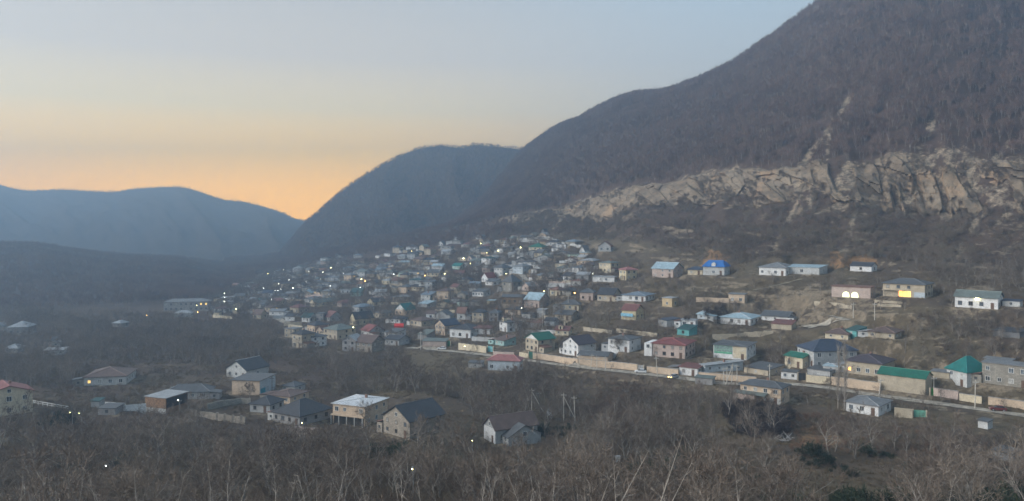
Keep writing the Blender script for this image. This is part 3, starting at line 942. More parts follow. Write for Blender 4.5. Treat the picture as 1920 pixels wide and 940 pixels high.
H(1013, 1022, 1030, 441, 437, 430, 'gA', 'darkgrey', 'dark', 'dark pointed hut at the very top of the village', cat='hut')
H(1036, 1044, 1048, 455, 449, 446, 'flat', 'white', 'lightgrey', 'tiny white hut below the tan cutting at the village top', cat='hut')
H(1012, 1028, 1034, 460, 454, 450, 'flat', 'ochre', 'rust', 'ochre hut beside the tan cutting at the village top', cat='hut')

# ---- anonymous houses filling the dense village
VPOLY = [(425, 556), (505, 512), (560, 508), (620, 496), (700, 494), (790, 494), (850, 476), (900, 462), (985, 444), (1060, 448), (1110, 470),
         (1130, 520), (1085, 560), (1090, 600), (1060, 612), (1000, 640), (930, 640), (880, 628), (760, 646), (640, 628), (560, 608),
         (520, 588), (470, 592), (400, 594), (325, 596), (330, 572), (395, 560)]
VTAIL = [(495, 520), (560, 500), (640, 480), (700, 482), (760, 470), (820, 460), (880, 448), (940, 442), (1000, 446), (900, 480), (780, 500), (640, 505)]


def covered(x, yb, wx, hy):
    for h in HOUSES:
        x1, x0 = max(h['x2'], h['x1']), h['x0']
        if x + wx / 2 > x0 - 1 and x - wx / 2 < x1 + 1 and yb > h['yr'] + 1 and yb - hy < h['yb'] - 1:
            return True
    return False


_auto = []
_r = random.Random(21)
_walls_a = ['dullwhite', 'beige', 'lightgrey', 'white', 'cream', 'grey', 'pink', 'peach', 'block', 'paleblue', 'yellow', 'mint']
_ww = [20, 12, 12, 22, 10, 6, 6, 8, 5, 3, 4, 2]
_roofs_a = ['slate', 'dark', 'grey', 'lightgrey', 'brown', 'redbrown', 'greengrey', 'bluegrey', 'rust', 'paleblue', 'navy', 'white', 'darkteal']
_rw = [20, 15, 14, 9, 8, 6, 9, 6, 4, 3, 4, 2, 2]
_nman = len(HOUSES)
for it in range(12000):
    tail = it >= 9500
    poly = VTAIL if tail else VPOLY
    px = _r.uniform(325, 1130) if it > 3500 else _r.uniform(325, 640); py = _r.uniform(442, 648)
    if not bool(in_poly(poly, np.array([px]), np.array([py]))[0]):
        continue
    if not tail and px > 850 and py > 505 and _r.random() < 0.6:
        continue
    if px > 830 and py < 505 and _r.random() < .72:
        continue
    s = py - 420
    wx, hy = 0.19 * s, 0.13 * s
    gx = 0.118 * s * (2.2 if tail else 1.0); gy = 0.050 * s * (2.2 if tail else 1.0)
    if px > 700 and not tail:
        gx *= 1.12; gy *= 1.1
    if px > 820 and py < 560:
        gx *= 1.5; gy *= 1.6
    if any(((px - a) / gx) ** 2 + ((py - b) / gy) ** 2 < 1 for a, b in _auto):
        continue
    if covered(px, py, wx * 0.7, hy * 0.55):
        continue
    _auto.append((px, py))
    if len(_auto) >= 285:
        break
for (px, py) in _auto:
    P = at(px, py)
    wm = _r.uniform(9, 15)
    wpx = wm * F / P.y
    frac = _r.uniform(0.4, 0.75)
    st = 2 if _r.random() < 0.17 else 1
    kind = _r.choices(['hip', 'gA', 'gB', 'shed', 'flat'], [38, 16, 24, 16, 6])[0]
    small = _r.random() < 0.22
    if small:
        wpx *= 0.6; st = 1; kind = _r.choice(['shed', 'gB', 'flat'])
    hpx = (2.7 + 2.5 * (st - 1)) * F / P.y * (0.85 if small else 1)
    rise = (_r.uniform(1.5, 2.4) if kind in ('hip', 'gA', 'gB') else 0.5) * F / P.y * (0.7 if small else 1)
    H(px - wpx * frac, px, px + wpx * (1 - frac) * 0.8, py, py - hpx, py - hpx - rise, kind,
      _r.choice(['white', 'white', 'dullwhite', 'lightgrey', 'cream', 'beige']) if px < 640 and _r.random() < .7 else _r.choices(_walls_a, _ww)[0], _r.choices(_roofs_a, _rw)[0], None, None, 'shed' if small else 'house', auto=True, storeys=st)


def solve_house(h):
    x0, x1, x2 = h['x0'], h['x1'], h['x2']
    C = at(x1, h['yb'])
    m = C.y / F
    a, b = max(x1 - x0, 0.01), max(x2 - x1, 0.0)
    if b < 6 * 1.0 and a > 4 * b and a > 12:
        ang = math.radians(12)
        if b < 0.5: ang = math.radians(4)
        WA = a * m / math.cos(ang)
        WB = min(max(b * m / math.sin(ang), 0.55 * WA, 4.0), 11)
    elif a < 4:
        ang = math.radians(82)
        WB = b * m / math.sin(ang)
        WA = min(0.9 * WB, 11)
    else:
        ang = min(max(math.atan(b / a / 1.1), math.radians(14)), math.radians(62))
        WA = a * m / math.cos(ang); WB = b * m / math.sin(ang)
    WB = min(WB, h.get('wbmax', 20))
    WA = max(WA, 2.2); WB = max(min(WB, 20), 2.2)
    az = math.atan((x1 - 960) / F)
    rot = -az - ang
    cr, sr = math.cos(rot), math.sin(rot)
    ox, oy = WA / 2, -WB / 2
    cx, cyy = C.x - (ox * cr - oy * sr), C.y - (ox * sr + oy * cr)
    Hh = (h['yb'] - h['ye']) * m
    if h['roof'] in ('gA', 'shedA'):
        yapex = C.y + (0.5 * WA * math.sin(ang) if h['roof'] == 'gA' else WB * math.cos(ang))
    elif h['roof'] == 'gB':
        yapex = C.y + 0.5 * WB * math.cos(ang)
    else:
        yapex = cyy
    zr = ZC - (h['yr'] - HY) / F * yapex
    rise = min(max(zr - (C.z + Hh), 0.25), 0.75 * min(WA, WB) + 0.6)
    h.update(C=C, m=m, WA=WA, WB=WB, rot=rot, cx=cx, cy=cyy, z=C.z, H=max(Hh, 1.9), rise=rise, az=az, ang=ang)


for h in HOUSES:
    solve_house(h)
for h in HOUSES:
    site_flatten(h['cx'], h['cy'], h['WA'] / 2, h['WB'] / 2, h['rot'], h['z'], 1.2, 5.0)
for r, Q in zip(ROADS, ROADQ):
    road_flatten(Q, r[2], 3.0)
for h in HOUSES:
    if not h.get('auto'):
        site_flatten(h['cx'], h['cy'], h['WA'] / 2, h['WB'] / 2, h['rot'], h['z'], 0.9, 1.4)
rebuild_table()

# ------------------------------------------------------------------ ground sheet
GPY = HY - F * (GZ - ZC) / np.maximum(GY, 3)
_tx = 960 + F * GX / np.maximum(GY, 3)


def build_ground():
    n1 = fbm(GX / 9, GY / 9, 101, 4)
    n2 = fbm(GX / 28, GY / 28, 111, 4)
    up_m = np.clip(GK - ICT, 0, 1.5) * 45
    rock = sstep(ICB - 0.02, ICB + 0.18, GK + 0.12 * n1) * sstep(7, 0, up_m + 9 * n2 + 6 * n1) * sstep(925, 1010, _tx + 40 * n1)
    face = rock.copy()
    rock *= .55 * sstep(-0.55, -0.25, n2 + 0.4 * n1)
    rock *= 1 - 0.8 * sstep(0.12, 0.3, fbm((_tx + 0.5 * GPY) / 42.0, GPY / 60.0, 131, 4)) * sstep(1380, 1560, _tx)
    for ch, w in (([(1592, 190), (1560, 235), (1525, 278), (1490, 335)], 7), ([(1770, 175), (1748, 235), (1718, 290), (1690, 360)], 8),
                  ([(1895, 270), (1868, 296)], 6), ([(1560, 205), (1550, 300)], 4),
                  ([(1500, 380), (1470, 430), (1455, 470)], 5), ([(1620, 380), (1595, 430), (1585, 480)], 6),
                  ([(1850, 395), (1820, 440), (1800, 480)], 6), ([(1060, 400), (1040, 425)], 5)):
        d = poly_dist(ch, _tx + 10 * n1, GPY + 8 * n2)
        rock = np.maximum(rock, 0.80 * sstep(w * 1.25, w * 0.4, d) * sstep(-0.35, 0.15, n1) * (GK > 8))
    scree = sstep(8.5, 8.9, GK) * sstep(9.05, 8.95, GK) * sstep(1000, 1200, _tx)
    rock = np.maximum(rock, 0.55 * scree * sstep(0.08, 0.3, fbm(_tx / 26, GK * 9 - _tx / 40, 141, 3)))
    grass = 0.25 + 0.5 * sstep(-0.1, 0.3, n2)
    grass *= (GK < 9) * (1 - .75 * in_poly(VPOLY, _tx, GPY)) * (1 - sstep(7.0, 7.2, GK) * (_tx < 480)) * (1 - .6 * (_tx < 620) * (GK > 4.8))
    for poly, v in (([(1210, 522), (1440, 522), (1470, 545), (1300, 560), (1190, 555)], 0.9),
                    ([(1330, 640), (1480, 622), (1600, 612), (1560, 650), (1350, 650)], 1.0),
                    ([(385, 760), (470, 758), (505, 785), (395, 785)], 1.0),
                    ([(1480, 870), (1700, 930), (1700, 960), (1440, 960)], 1.0),
                    ([(760, 656), (900, 668), (880, 700), (780, 720)], 0.8),
                    ([(1500, 742), (1650, 756), (1920, 792), (1920, 815), (1560, 770)], 0.8),
                    ([(1020, 560), (1160, 590), (1140, 620), (1010, 600)], 0.8),
                    ([(900, 440), (1120, 430), (1320, 480), (1100, 470)], 0.6)):
        grass = np.maximum(grass, v * in_poly(poly, _tx, GPY))
    soil = np.zeros_like(GX)
    for poly, v in (([(1390, 560), (1470, 545), (1580, 548), (1660, 562), (1640, 600), (1500, 606), (1400, 590)], 0.75),
                    ([(1020, 440), (1075, 436), (1085, 442), (1030, 458)], 0.7),
                    ([(1640, 590), (1760, 585), (1780, 602), (1660, 604)], 0.35),
                    ([(250, 655), (340, 670), (330, 700), (240, 690)], 0.25), ([(520, 700), (570, 695), (580, 720), (520, 725)], 0.3),
                    ([(1500, 715), (1590, 730), (1580, 742), (1495, 724)], 0.5)):
        soil = np.maximum(soil, v * in_poly(poly, _tx + 12 * n1, GPY + 5 * n1) * sstep(-0.5, 0.3, n1 + n2 * .5))
    terr = in_poly([(1385, 560), (1470, 540), (1600, 545), (1670, 565), (1700, 590), (1640, 606), (1500, 612), (1400, 592)], _tx, GPY)
    soil = np.maximum(soil, terr * .9 * sstep(.05, .25, fbm(_tx / 45, GPY / 3.2 + _tx / 60, 151, 3)))
    soil = np.maximum(soil, (GK > 5.6) * (GK < 8.6) * (_tx > 900) * .6 * sstep(.18, .35, fbm(_tx / 34, GPY / 5 - _tx / 90, 161, 3)))
    clay = np.zeros_like(GX)
    for poly, v in (([(1308, 500), (1335, 470), (1362, 478), (1362, 500), (1300, 505)], 0.95), ([(1548, 500), (1560, 474), (1640, 480), (1650, 502)], 0.9),
                    ([(1490, 800), (1560, 795), (1590, 830), (1500, 840)], 0.45)):
        clay = np.maximum(clay, v * in_poly(poly, _tx + 12 * n1, GPY + 8 * n1))
    for h in HOUSES:
        R_ = max(h['WA'], h['WB']) * .5 + 6
        sel = (np.abs(GX - h['cx']) < R_) & (np.abs(GY - h['cy']) < R_)
        if sel.any():
            dd = np.hypot(GX[sel] - h['cx'], GY[sel] - h['cy'])
            soil[sel] = np.maximum(soil[sel], .55 * sstep(R_, R_ - 5, dd + 4 * n1[sel]))
    litter = np.maximum(sstep(ICT, ICT + .1, GK), .8 * sstep(8.1, 8.4, GK) * (_tx > 900)) + sstep(6.9, 7.1, GK) * (_tx < 900) * (1 - .6 * in_poly(VPOLY, _tx, GPY))
    litter = np.clip(litter + .55 * (_tx < 640) * (GK > 4.5) * (n2 < .12), 0, 1)
    V = np.stack([GX, GY, GZ], axis=-1).reshape(-1, 3)
    me = np_mesh('ground', V, grid_quads(NROW, NCOL), ground_mat())
    for nm, arr in (('rock', rock), ('grass', grass), ('soil', soil), ('clay', clay), ('litter', litter)):
        a = me.attributes.new(nm, 'FLOAT', 'POINT')
        a.data.foreach_set('value', np.clip(arr, 0, 1).astype(np.float32).ravel())
    tag(link('ground', me), 'valley floor rising to the cliff and wooded slope on the right', None, None, 'structure')
    return rock


ROCK = build_ground()


def rock_material():
    m, nt, b = new_mat('cliff_rock')
    tc = nt.nodes.new('ShaderNodeTexCoord')

    def nz(scale, sc, det, rough):
        mp = nt.nodes.new('ShaderNodeMapping'); mp.inputs['Scale'].default_value = sc
        nt.links.new(tc.outputs['Object'], mp.inputs['Vector'])
        n = nt.nodes.new('ShaderNodeTexNoise'); n.inputs['Scale'].default_value = scale
        n.inputs['Detail'].default_value = det; n.inputs['Roughness'].default_value = rough
        nt.links.new(mp.outputs[0], n.inputs['Vector'])
        return n.outputs['Fac']
    col = mixc(nt, mrange(nt, nz(.07, (1, 1, 1), 6, .7), .38, .62), (.125, .092, .063), (.28, .212, .145))
    col = mixc(nt, mrange(nt, nz(.16, (1, 1, .35), 5, .7), .5, .64, 0, .8), col, (.13, .108, .082))
    col = mixc(nt, mrange(nt, nz(.10, (.4, .4, 1.6), 5, .7), .52, .62, 0, .55), col, (.31, .245, .18))
    col = mixc(nt, mrange(nt, nz(.05, (1, 1, 1), 3, .6), .56, .64, 0, .6), col, (.38, .25, .15))
    nt.links.new(col, b.inputs['Base Color'])
    b.inputs['Roughness'].default_value = .95
    b.inputs['Specular IOR Level'].default_value = .15
    bump(nt, b, nz(.6, (1, 1, .7), 8, .75), .8, .8)
    return m


def facets(x, z, size, aspect, seed, amp, tilt):
    """blocky relief: every cell of a jittered lattice is its own tilted plane"""
    u, w = x / size, z / (size * aspect)
    iu, iw = np.floor(u), np.floor(w)
    best = np.full(x.shape, 1e9); val = np.zeros(x.shape)
    for a in (-1, 0, 1):
        for c in (-1, 0, 1):
            cu, cw = iu + a, iw + c
            pu = cu + hash2(cu, cw, seed); pw = cw + hash2(cu, cw, seed + 1)
            dd = (u - pu) ** 2 + (w - pw) ** 2
            v = (hash2(cu, cw, seed + 2) - .5) * amp + tilt * ((u - pu) * (hash2(cu, cw, seed + 3) - .5) + (w - pw) * (hash2(cu, cw, seed + 4) - .75)) * size
            m = dd < best
            best = np.where(m, dd, best); val = np.where(m, v, val)
    return val


def build_cliff():
    px = np.arange(935, 2230, 1.5)
    ly, lz = layers_at(px)
    nr = 52
    T = np.linspace(-.25, 1.16, nr)[:, None]
    Yb, Yt, zb, zt = ly[ICB][None, :], ly[ICT][None, :], lz[ICB][None, :] + ZC, lz[ICT][None, :] + ZC
    Y = Yb + (Yt - Yb) * T; Z = zb + (zt - zb) * T
    X = (px[None, :] - 960) / F * Y
    sx = X + .15 * Z                       # fractures lean a little
    out = 3.4 + facets(sx, Z, 8.5, 2.1, 901, 3.3, .35) + facets(sx, Z, 3.6, 1.5, 911, 1.8, .5) + .8 * vnoise(sx / 60, Z / 1.7, 981) + .9 * fbm(sx / 3, Z / 3, 921, 3)
    out += 3.0 * fbm(px[None, :] / 60 + Z * 0, Z / 40, 931, 2)
    edge = sstep(-.25, -.02, T + .12 * fbm(px / 16, px * 0, 971, 3)[None, :]) * sstep(1.16, .98, T + .12 * fbm(px / 18, px * 0, 941, 3)[None, :])
    gap = sstep(.20, .36, fbm((px[None, :] + .9 * Z) / 46, Z / 34, 951, 4)) * sstep(1330, 1520, px)[None, :]
    thinn = sstep(935, 1120, px)[None, :]
    out = out * edge * (.35 + .65 * thinn) - 5.5 * (1 - edge) - 7.0 * gap - 2.2 * (1 - thinn) * (fbm(px[None, :] / 14 + Z * 0, Z / 7, 961, 3) > -.05)
    d = np.hypot(X, Y)
    X2, Y2 = X - X / d * out, Y - Y / d * out
    V = np.stack([X2, Y2, Z], -1).reshape(-1, 3)
    me = np_mesh('cliff', V, grid_quads(nr, len(px)), rock_material(), smooth=False)
    global CLIFFV, CLIFFOUT
    CLIFFV, CLIFFOUT = np.stack([X2, Y2, Z], -1), out * edge
    tag(link('cliff', me), 'broken tan rock cliff running along the foot of the right mountain', None, None, 'structure')


build_cliff()


def ridge(name, crest, Yc, Yf, Yb, z_front, label, rows=(70, 14), seed=0, rough=6.0, left=0.0):
    """a mountain: crest line by photograph column, front foot, back foot"""
    c = np.array(crest, float)
    px = np.linspace(c[0, 0], c[-1, 0], 420)
    cy_ = np.interp(px, c[:, 0], c[:, 1])
    ker = np.hanning(9); ker /= ker.sum()
    cy_ = np.convolve(np.pad(cy_, 4, mode='edge'), ker, mode='valid')
    Yc_ = Yc + 60 * fbm(px / 160, px * 0, seed + 2, 3) + left * (960 - px)
    zc = ZC - (cy_ - HY) / F * Yc_
    Xs = (px - 960) / F
    V = []
    for j in range(rows[0] + 1):
        t = j / rows[0]
        Y = Yf + (Yc_ - Yf) * t
        z = z_front + (zc - z_front) * (t ** 1.05)
        g = 1 - 2 * np.abs(fbm(px / 95 + t * 0.8, np.full_like(px, t * 1.6), seed, 4))
        z = z + rough * 3 * (g - 0.6) * math.sin(math.pi * t) + rough * 0.5 * fbm(px / 12, np.full_like(px, t * 22), seed + 4, 3) * min(1, 6 * t * (1.02 - t))
        V.append(np.stack([Xs * Y, Y, z], axis=-1))
    for j in range(1, rows[1] + 1):
        t = j / rows[1]
        Y = Yc_ + (Yb - Yc_) * t
        V.append(np.stack([Xs * Y, Y, zc + (1.0 - zc) * t], axis=-1))
    V = np.array(V)
    m, nt, b = new_mat(name + '_woods')
    n1 = mrange(nt, noise(nt, 0.012, 6, 0.7), 0.36, 0.66)
    n2 = mrange(nt, noise(nt, 0.09, 6, 0.75), 0.36, 0.66)
    col = mixc(nt, n1, (0.075, 0.056, 0.048), (0.115, 0.088, 0.070))
    col = mixc(nt, mrange(nt, n2, 0.2, 1, 0, .5), col, (0.04, 0.036, 0.032))
    nt.links.new(col, b.inputs['Base Color'])
    b.inputs['Roughness'].default_value = 1.0
    b.inputs['Specular IOR Level'].default_value = 0.1
    bump(nt, b, noise(nt, 0.12, 8, 0.8), 1.0, 6.0)
    me = np_mesh(name, V.reshape(-1, 3), grid_quads(len(V), len(px)), m)
    o = link(name, me)
    tag(o, label, None, None, 'structure')
    return V


MIDHILL = ridge('mountain', [(440, 560), (480, 522), (500, 503), (520, 482), (548, 450), (575, 416), (600, 396), (640, 360), (680, 332), (720, 308),
                             (760, 288), (790, 278), (830, 274), (865, 279), (890, 272), (930, 275), (975, 281), (1050, 285), (1200, 300)],
                1420, 960, 1900, 5.0, 'rounded wooded mountain behind the far end of the village', seed=200, rough=7)
FARRIDGE = ridge('mountain', [(-1100, 300), (-500, 310), (-200, 322), (-60, 335), (0, 346), (15, 352), (45, 358), (120, 356), (170, 359), (210, 361),
                              (250, 355), (300, 351), (345, 351), (375, 360), (420, 376), (455, 378), (500, 390), (530, 399), (550, 411),
                              (575, 415), (600, 425), (700, 440), (900, 452)],
                 2480, 1320, 2830, 2.0, 'long hazy blue mountain closing the valley on the left', seed=300, rough=10)


def build_haze():
    mb = MB()
    mb.box(-4200, 4200, -75, 2895, min(-4.0, float(GZ.min()) - 1.0), HAZE_TOP)
    m = bpy.data.materials.new('haze_air')
    m.use_nodes = True
    nt = m.node_tree
    nt.nodes.clear()
    out = nt.nodes.new('ShaderNodeOutputMaterial')
    v = nt.nodes.new('ShaderNodeVolumePrincipled')
    v.inputs['Color'].default_value = (*HAZE_COLOR, 1)
    v.inputs['Density'].default_value = HAZE_DENSITY
    v.inputs['Anisotropy'].default_value = 0.62
    nt.links.new(v.outputs[0], out.inputs['Volume'])
    o = mb.obj('haze', m)
    tag(o, 'thin blue evening haze lying over the whole valley', None, None, 'stuff')
    return o


HAZE_TOP = float(GZ.max()) + 14.0
print('GROUND z', GZ.min(), GZ.max())

# ------------------------------------------------------------------ roads
for r, Q in zip(ROADS, ROADQ):
    road_mesh(r[0], Q, r[2], MATS[r[3]], r[4])

# ------------------------------------------------------------------ shared window, door and lamp meshes
FRAME_MAT = plain('white_frame', (0.62, 0.62, 0.60), 0.6)
DARKFRAME = plain('brown_frame', (0.10, 0.075, 0.055), 0.7)
GLASS = glass_mat()
LIT_Y = glow('lit_window_yellow', (1.0, 0.62, 0.16), 1.05)
LIT_O = glow('lit_window_orange', (1.0, 0.42, 0.10), 2.0)
LIT_W = glow('lit_window_white', (0.95, 1.0, 0.62), .9)


def frame_mesh(mat, nm):
    mb = MB()
    w, hh, t, d = 0.66, 0.72, 0.10, 0.05
    mb.box(-w, w, -d, 0.0, hh - t, hh); mb.box(-w - .06, w + .06, -d - .05, 0.0, -hh, -hh + t)
    mb.box(-w, -w + t, -d, 0.0, -hh + t, hh - t); mb.box(w - t, w, -d, 0.0, -hh + t, hh - t)
    mb.box(-0.04, 0.04, -d, 0.0, -hh + t, hh - t)
    return mb.mesh(nm, mat)


def pane_mesh(mat, nm):
    mb = MB(); mb.box(-0.57, 0.57, -0.025, 0.0, -0.63, 0.63)
    return mb.mesh(nm, mat)


CURT = plain('window_curtain', (.30, .29, .27), .4, 1.2, .4)
GLASS_B = plain('window_bluish', (.09, .11, .13), .15, .8, .4)  # bluish pane tint
FR_W, FR_D = frame_mesh(FRAME_MAT, 'window_frame'), frame_mesh(DARKFRAME, 'window_frame_dark')
PANES = [pane_mesh(m, 'pane') for m in (GLASS, GLASS, CURT, GLASS_B)]
PANE, PANE_Y, PANE_O, PANE_W = [pane_mesh(m, 'pane') for m in (GLASS, LIT_Y, LIT_O, LIT_W)]
_mb = MB(); _mb.box(-0.6, 0.6, -0.05, 0.0, -0.65, 0.65)
WIN_FARS = [_mb.mesh('far_window_b', CURT), _mb.mesh('far_window_c', GLASS_B)]
WIN_FAR, WIN_FAR_Y = _mb.mesh('far_window', plain('far_glass', (.075, .078, .08), .25, .2, .5)), _mb.mesh('far_window_lit', LIT_Y)
_mb = MB(); _mb.box(-0.5, 0.5, -0.07, 0.0, 0, 2.05); _mb.box(-0.58, 0.58, -0.04, 0.0, 2.05, 2.15)
DOOR_ME = _mb.mesh('door', plain('door_brown', (0.12, 0.07, 0.045), 0.6))
_mb = MB(); _mb.box(-0.32, 0.32, -0.32, 0.32, -0.8, 1.0); _mb.box(-0.38, 0.38, -0.38, 0.38, 1.0, 1.12)
CHIM_ME = _mb.mesh('chimney', plain('chimney_brick', (0.26, 0.15, 0.11), 0.9))


def local(parent, name, me, x, y, z, rot=0.0, sx=1.0, sz=1.0):
    o = link(name, me, parent, (x, y, z), rot)
    if sx != 1 or sz != 1:
        o.scale = (sx, 1, sz)
    return o


def roof_mesh(kind, WA, WB, Hh, rise, o=0.45):
    """returns wall builder and roof builder in the house's own frame"""
    wb, rb = MB(), MB()
    a, b = WA / 2, WB / 2
    base = -3.0
    if kind in ('hip', 'mans', 'flat'):
        wb.box(-a, a, -b, b, base, Hh)
    if kind == 'flat':
        o2 = 0.3
        rb.hull([(-a - o2, -b - o2, Hh + .02), (a + o2, -b - o2, Hh + .02), (a + o2, b + o2, Hh + .05), (-a - o2, b + o2, Hh + .05)],
                [(-a - o2, -b - o2, Hh + .22), (a + o2, -b - o2, Hh + .22), (a + o2, b + o2, Hh + .34), (-a - o2, b + o2, Hh + .34)])
    elif kind == 'hip' or kind == 'mans':
        E = [(-a - o, -b - o), (a + o, -b - o), (a + o, b + o), (-a - o, b + o)]
        i = len(rb.v)
        rb.v += [(x, y, Hh - .06) for x, y in E] + [(x, y, Hh + .1) for x, y in E]
        zr = Hh + rise
        if kind == 'mans':
            k = 0.80
            Mx, My = a * k, b * k * 0.8
            mid = [(-Mx, -My), (Mx, -My), (Mx, My), (-Mx, My)]
            rb.v += [(x, y, Hh + rise * 0.7) for x, y in mid]
            L = max(a * 0.72, 0.3)
            rb.v += [(-L, 0, zr), (L, 0, zr)]
            rb.f += [(3, 2, 1, 0)]
            for k_ in range(4):
                k2 = (k_ + 1) % 4
                rb.f += [(k_, k2, 4 + k2, 4 + k_), (4 + k_, 4 + k2, 8 + k2, 8 + k_)]
            rb.f += [(8, 9, 13, 12), (10, 11, 12, 13), (9, 10, 13), (11, 8, 12)]
        else:
            if a >= b:
                L = max(a - b * 0.9, 0.05)
                rb.v += [(-L, 0, zr), (L, 0, zr)]
                top = [(4, 5, 9, 8), (5, 6, 9), (6, 7, 8, 9), (7, 4, 8)]
            else:
                L = max(b - a * 0.9, 0.05)
                rb.v += [(0, -L, zr), (0, L, zr)]
                top = [(4, 5, 8), (5, 6, 9, 8), (6, 7, 9), (7, 4, 8, 9)]
            rb.f += [(3, 2, 1, 0)] + [(k, (k + 1) % 4, 4 + (k + 1) % 4, 4 + k) for k in range(4)] + top
    elif kind in ('gA', 'gB'):
        if kind == 'gA':
            half, ln = a, b
            T = lambda p, q, z: (p, q, z)
        else:
            half, ln = b, a
            T = lambda p, q, z: (-q, p, z)
        prof = [(-half, base), (half, base), (half, Hh), (0, Hh + rise), (-half, Hh)]
        n = len(prof); i = len(wb.v)
        wb.v += [T(p, -ln, z) for p, z in prof] + [T(p, ln, z) for p, z in prof]
        wb.f += [tuple(range(n)), tuple(reversed(range(n, 2 * n)))]
        wb.f += [((k + 1) % n, k, n + k, n + (k + 1) % n) for k in range(n)]
        sl = rise / half
        zE = Hh - o * sl
        out = [(-half - o, zE + .04), (-half - o, zE + .22), (0, Hh + rise + .24), (half + o, zE + .22), (half + o, zE + .04), (0, Hh + rise + .05)]
        n = 6
        rb.v += [T(p, -ln - o, z) for p, z in out] + [T(p, ln + o, z) for p, z in out]
        rb.f += [(0, 5, 2, 1), (5, 4, 3, 2), (6, 7, 8, 11), (11, 8, 9, 10)]
        rb.f += [(k, (k + 1) % n, n + (k + 1) % n, n + k) for k in range(n)]
    else:   # single pitch, rising to the back
        wb.v += [(-a, -b, base), (a, -b, base), (a, b, base), (-a, b, base), (-a, -b, Hh), (a, -b, Hh), (a, b, Hh + rise), (-a, b, Hh + rise)]
        wb.f += [(0, 3, 2, 1), (4, 5, 6, 7), (0, 1, 5, 4), (1, 2, 6, 5), (2, 3, 7, 6), (3, 0, 4, 7)]
        s = rise / WB
        rb.hull([(-a - o, -b - o, Hh + .03 - o * s), (a + o, -b - o, Hh + .03 - o * s), (a + o, b + o, Hh + .03 + rise + o * s), (-a - o, b + o, Hh + .03 + rise + o * s)],
                [(-a - o, -b - o, Hh + .2 - o * s), (a + o, -b - o, Hh + .2 - o * s), (a + o, b + o, Hh + .2 + rise + o * s), (-a - o, b + o, Hh + .2 + rise + o * s)])
    return wb, rb


def recalc(me):
    bm = bmesh.new(); bm.from_mesh(me)
    bmesh.ops.recalc_face_normals(bm, faces=bm.faces)
    bm.to_mesh(me); bm.free()


LANDMARKS = [h for h in HOUSES if h.get('short')]


def hpos(h):
    return h['x1'], (h['yb'] + h['ye']) / 2


SEEN = {}


def relation(px, py, rank=0, lms=None):
    """words that place a photograph point by the nearest landmark house"""
    lms = lms or LANDMARKS
    ds = sorted(lms, key=lambda q: math.hypot(px - hpos(q)[0], 1.6 * (py - hpos(q)[1])))
    q = ds[rank]
    dx, dy = px - hpos(q)[0], 1.6 * (py - hpos(q)[1])
    d = math.hypot(dx, dy)
    if abs(dx) > 2.2 * abs(dy):
        w = 'right of' if dx > 0 else 'left of'
    elif abs(dy) > 2.2 * abs(dx):
        w = 'below' if dy > 0 else 'above'
    else:
        w = ('below and ' if dy > 0 else 'above and ') + ('right of' if dx > 0 else 'left of')
    w = ('just ' if d < 35 else '') + w if d < 90 else 'far ' + w.replace('below and', 'below and').replace('above and', 'above and')
    return w + ' the ' + q['short']


def unique(base, px, py):
    for rank in range(4):
        for nm in (base + ' ' + relation(px, py, rank),):
            
            if nm not in SEEN and len(nm.split()) <= 16:
                SEEN[nm] = 1
                return nm
    words = ['second', 'third', 'fourth', 'fifth', 'sixth', 'seventh']
    for k in words:
        nm = ' '.join((k + ' ' + base + ' ' + relation(px, py, 0)).split()[:16])
        if nm not in SEEN:
            SEEN[nm] = 1
            return nm
    return nm


NAME = {'house': 'house', 'shed': 'shed', 'garage': 'garage', 'building': 'building', 'outbuilding': 'outbuilding', 'hut': 'hut', 'barn': 'barn'}
RKW = {'hip': 'hip', 'gA': 'gable', 'gB': 'gable', 'shed': 'lean-to', 'shedA': 'lean-to', 'flat': 'flat', 'mans': 'curved'}
HR = random.Random(77)


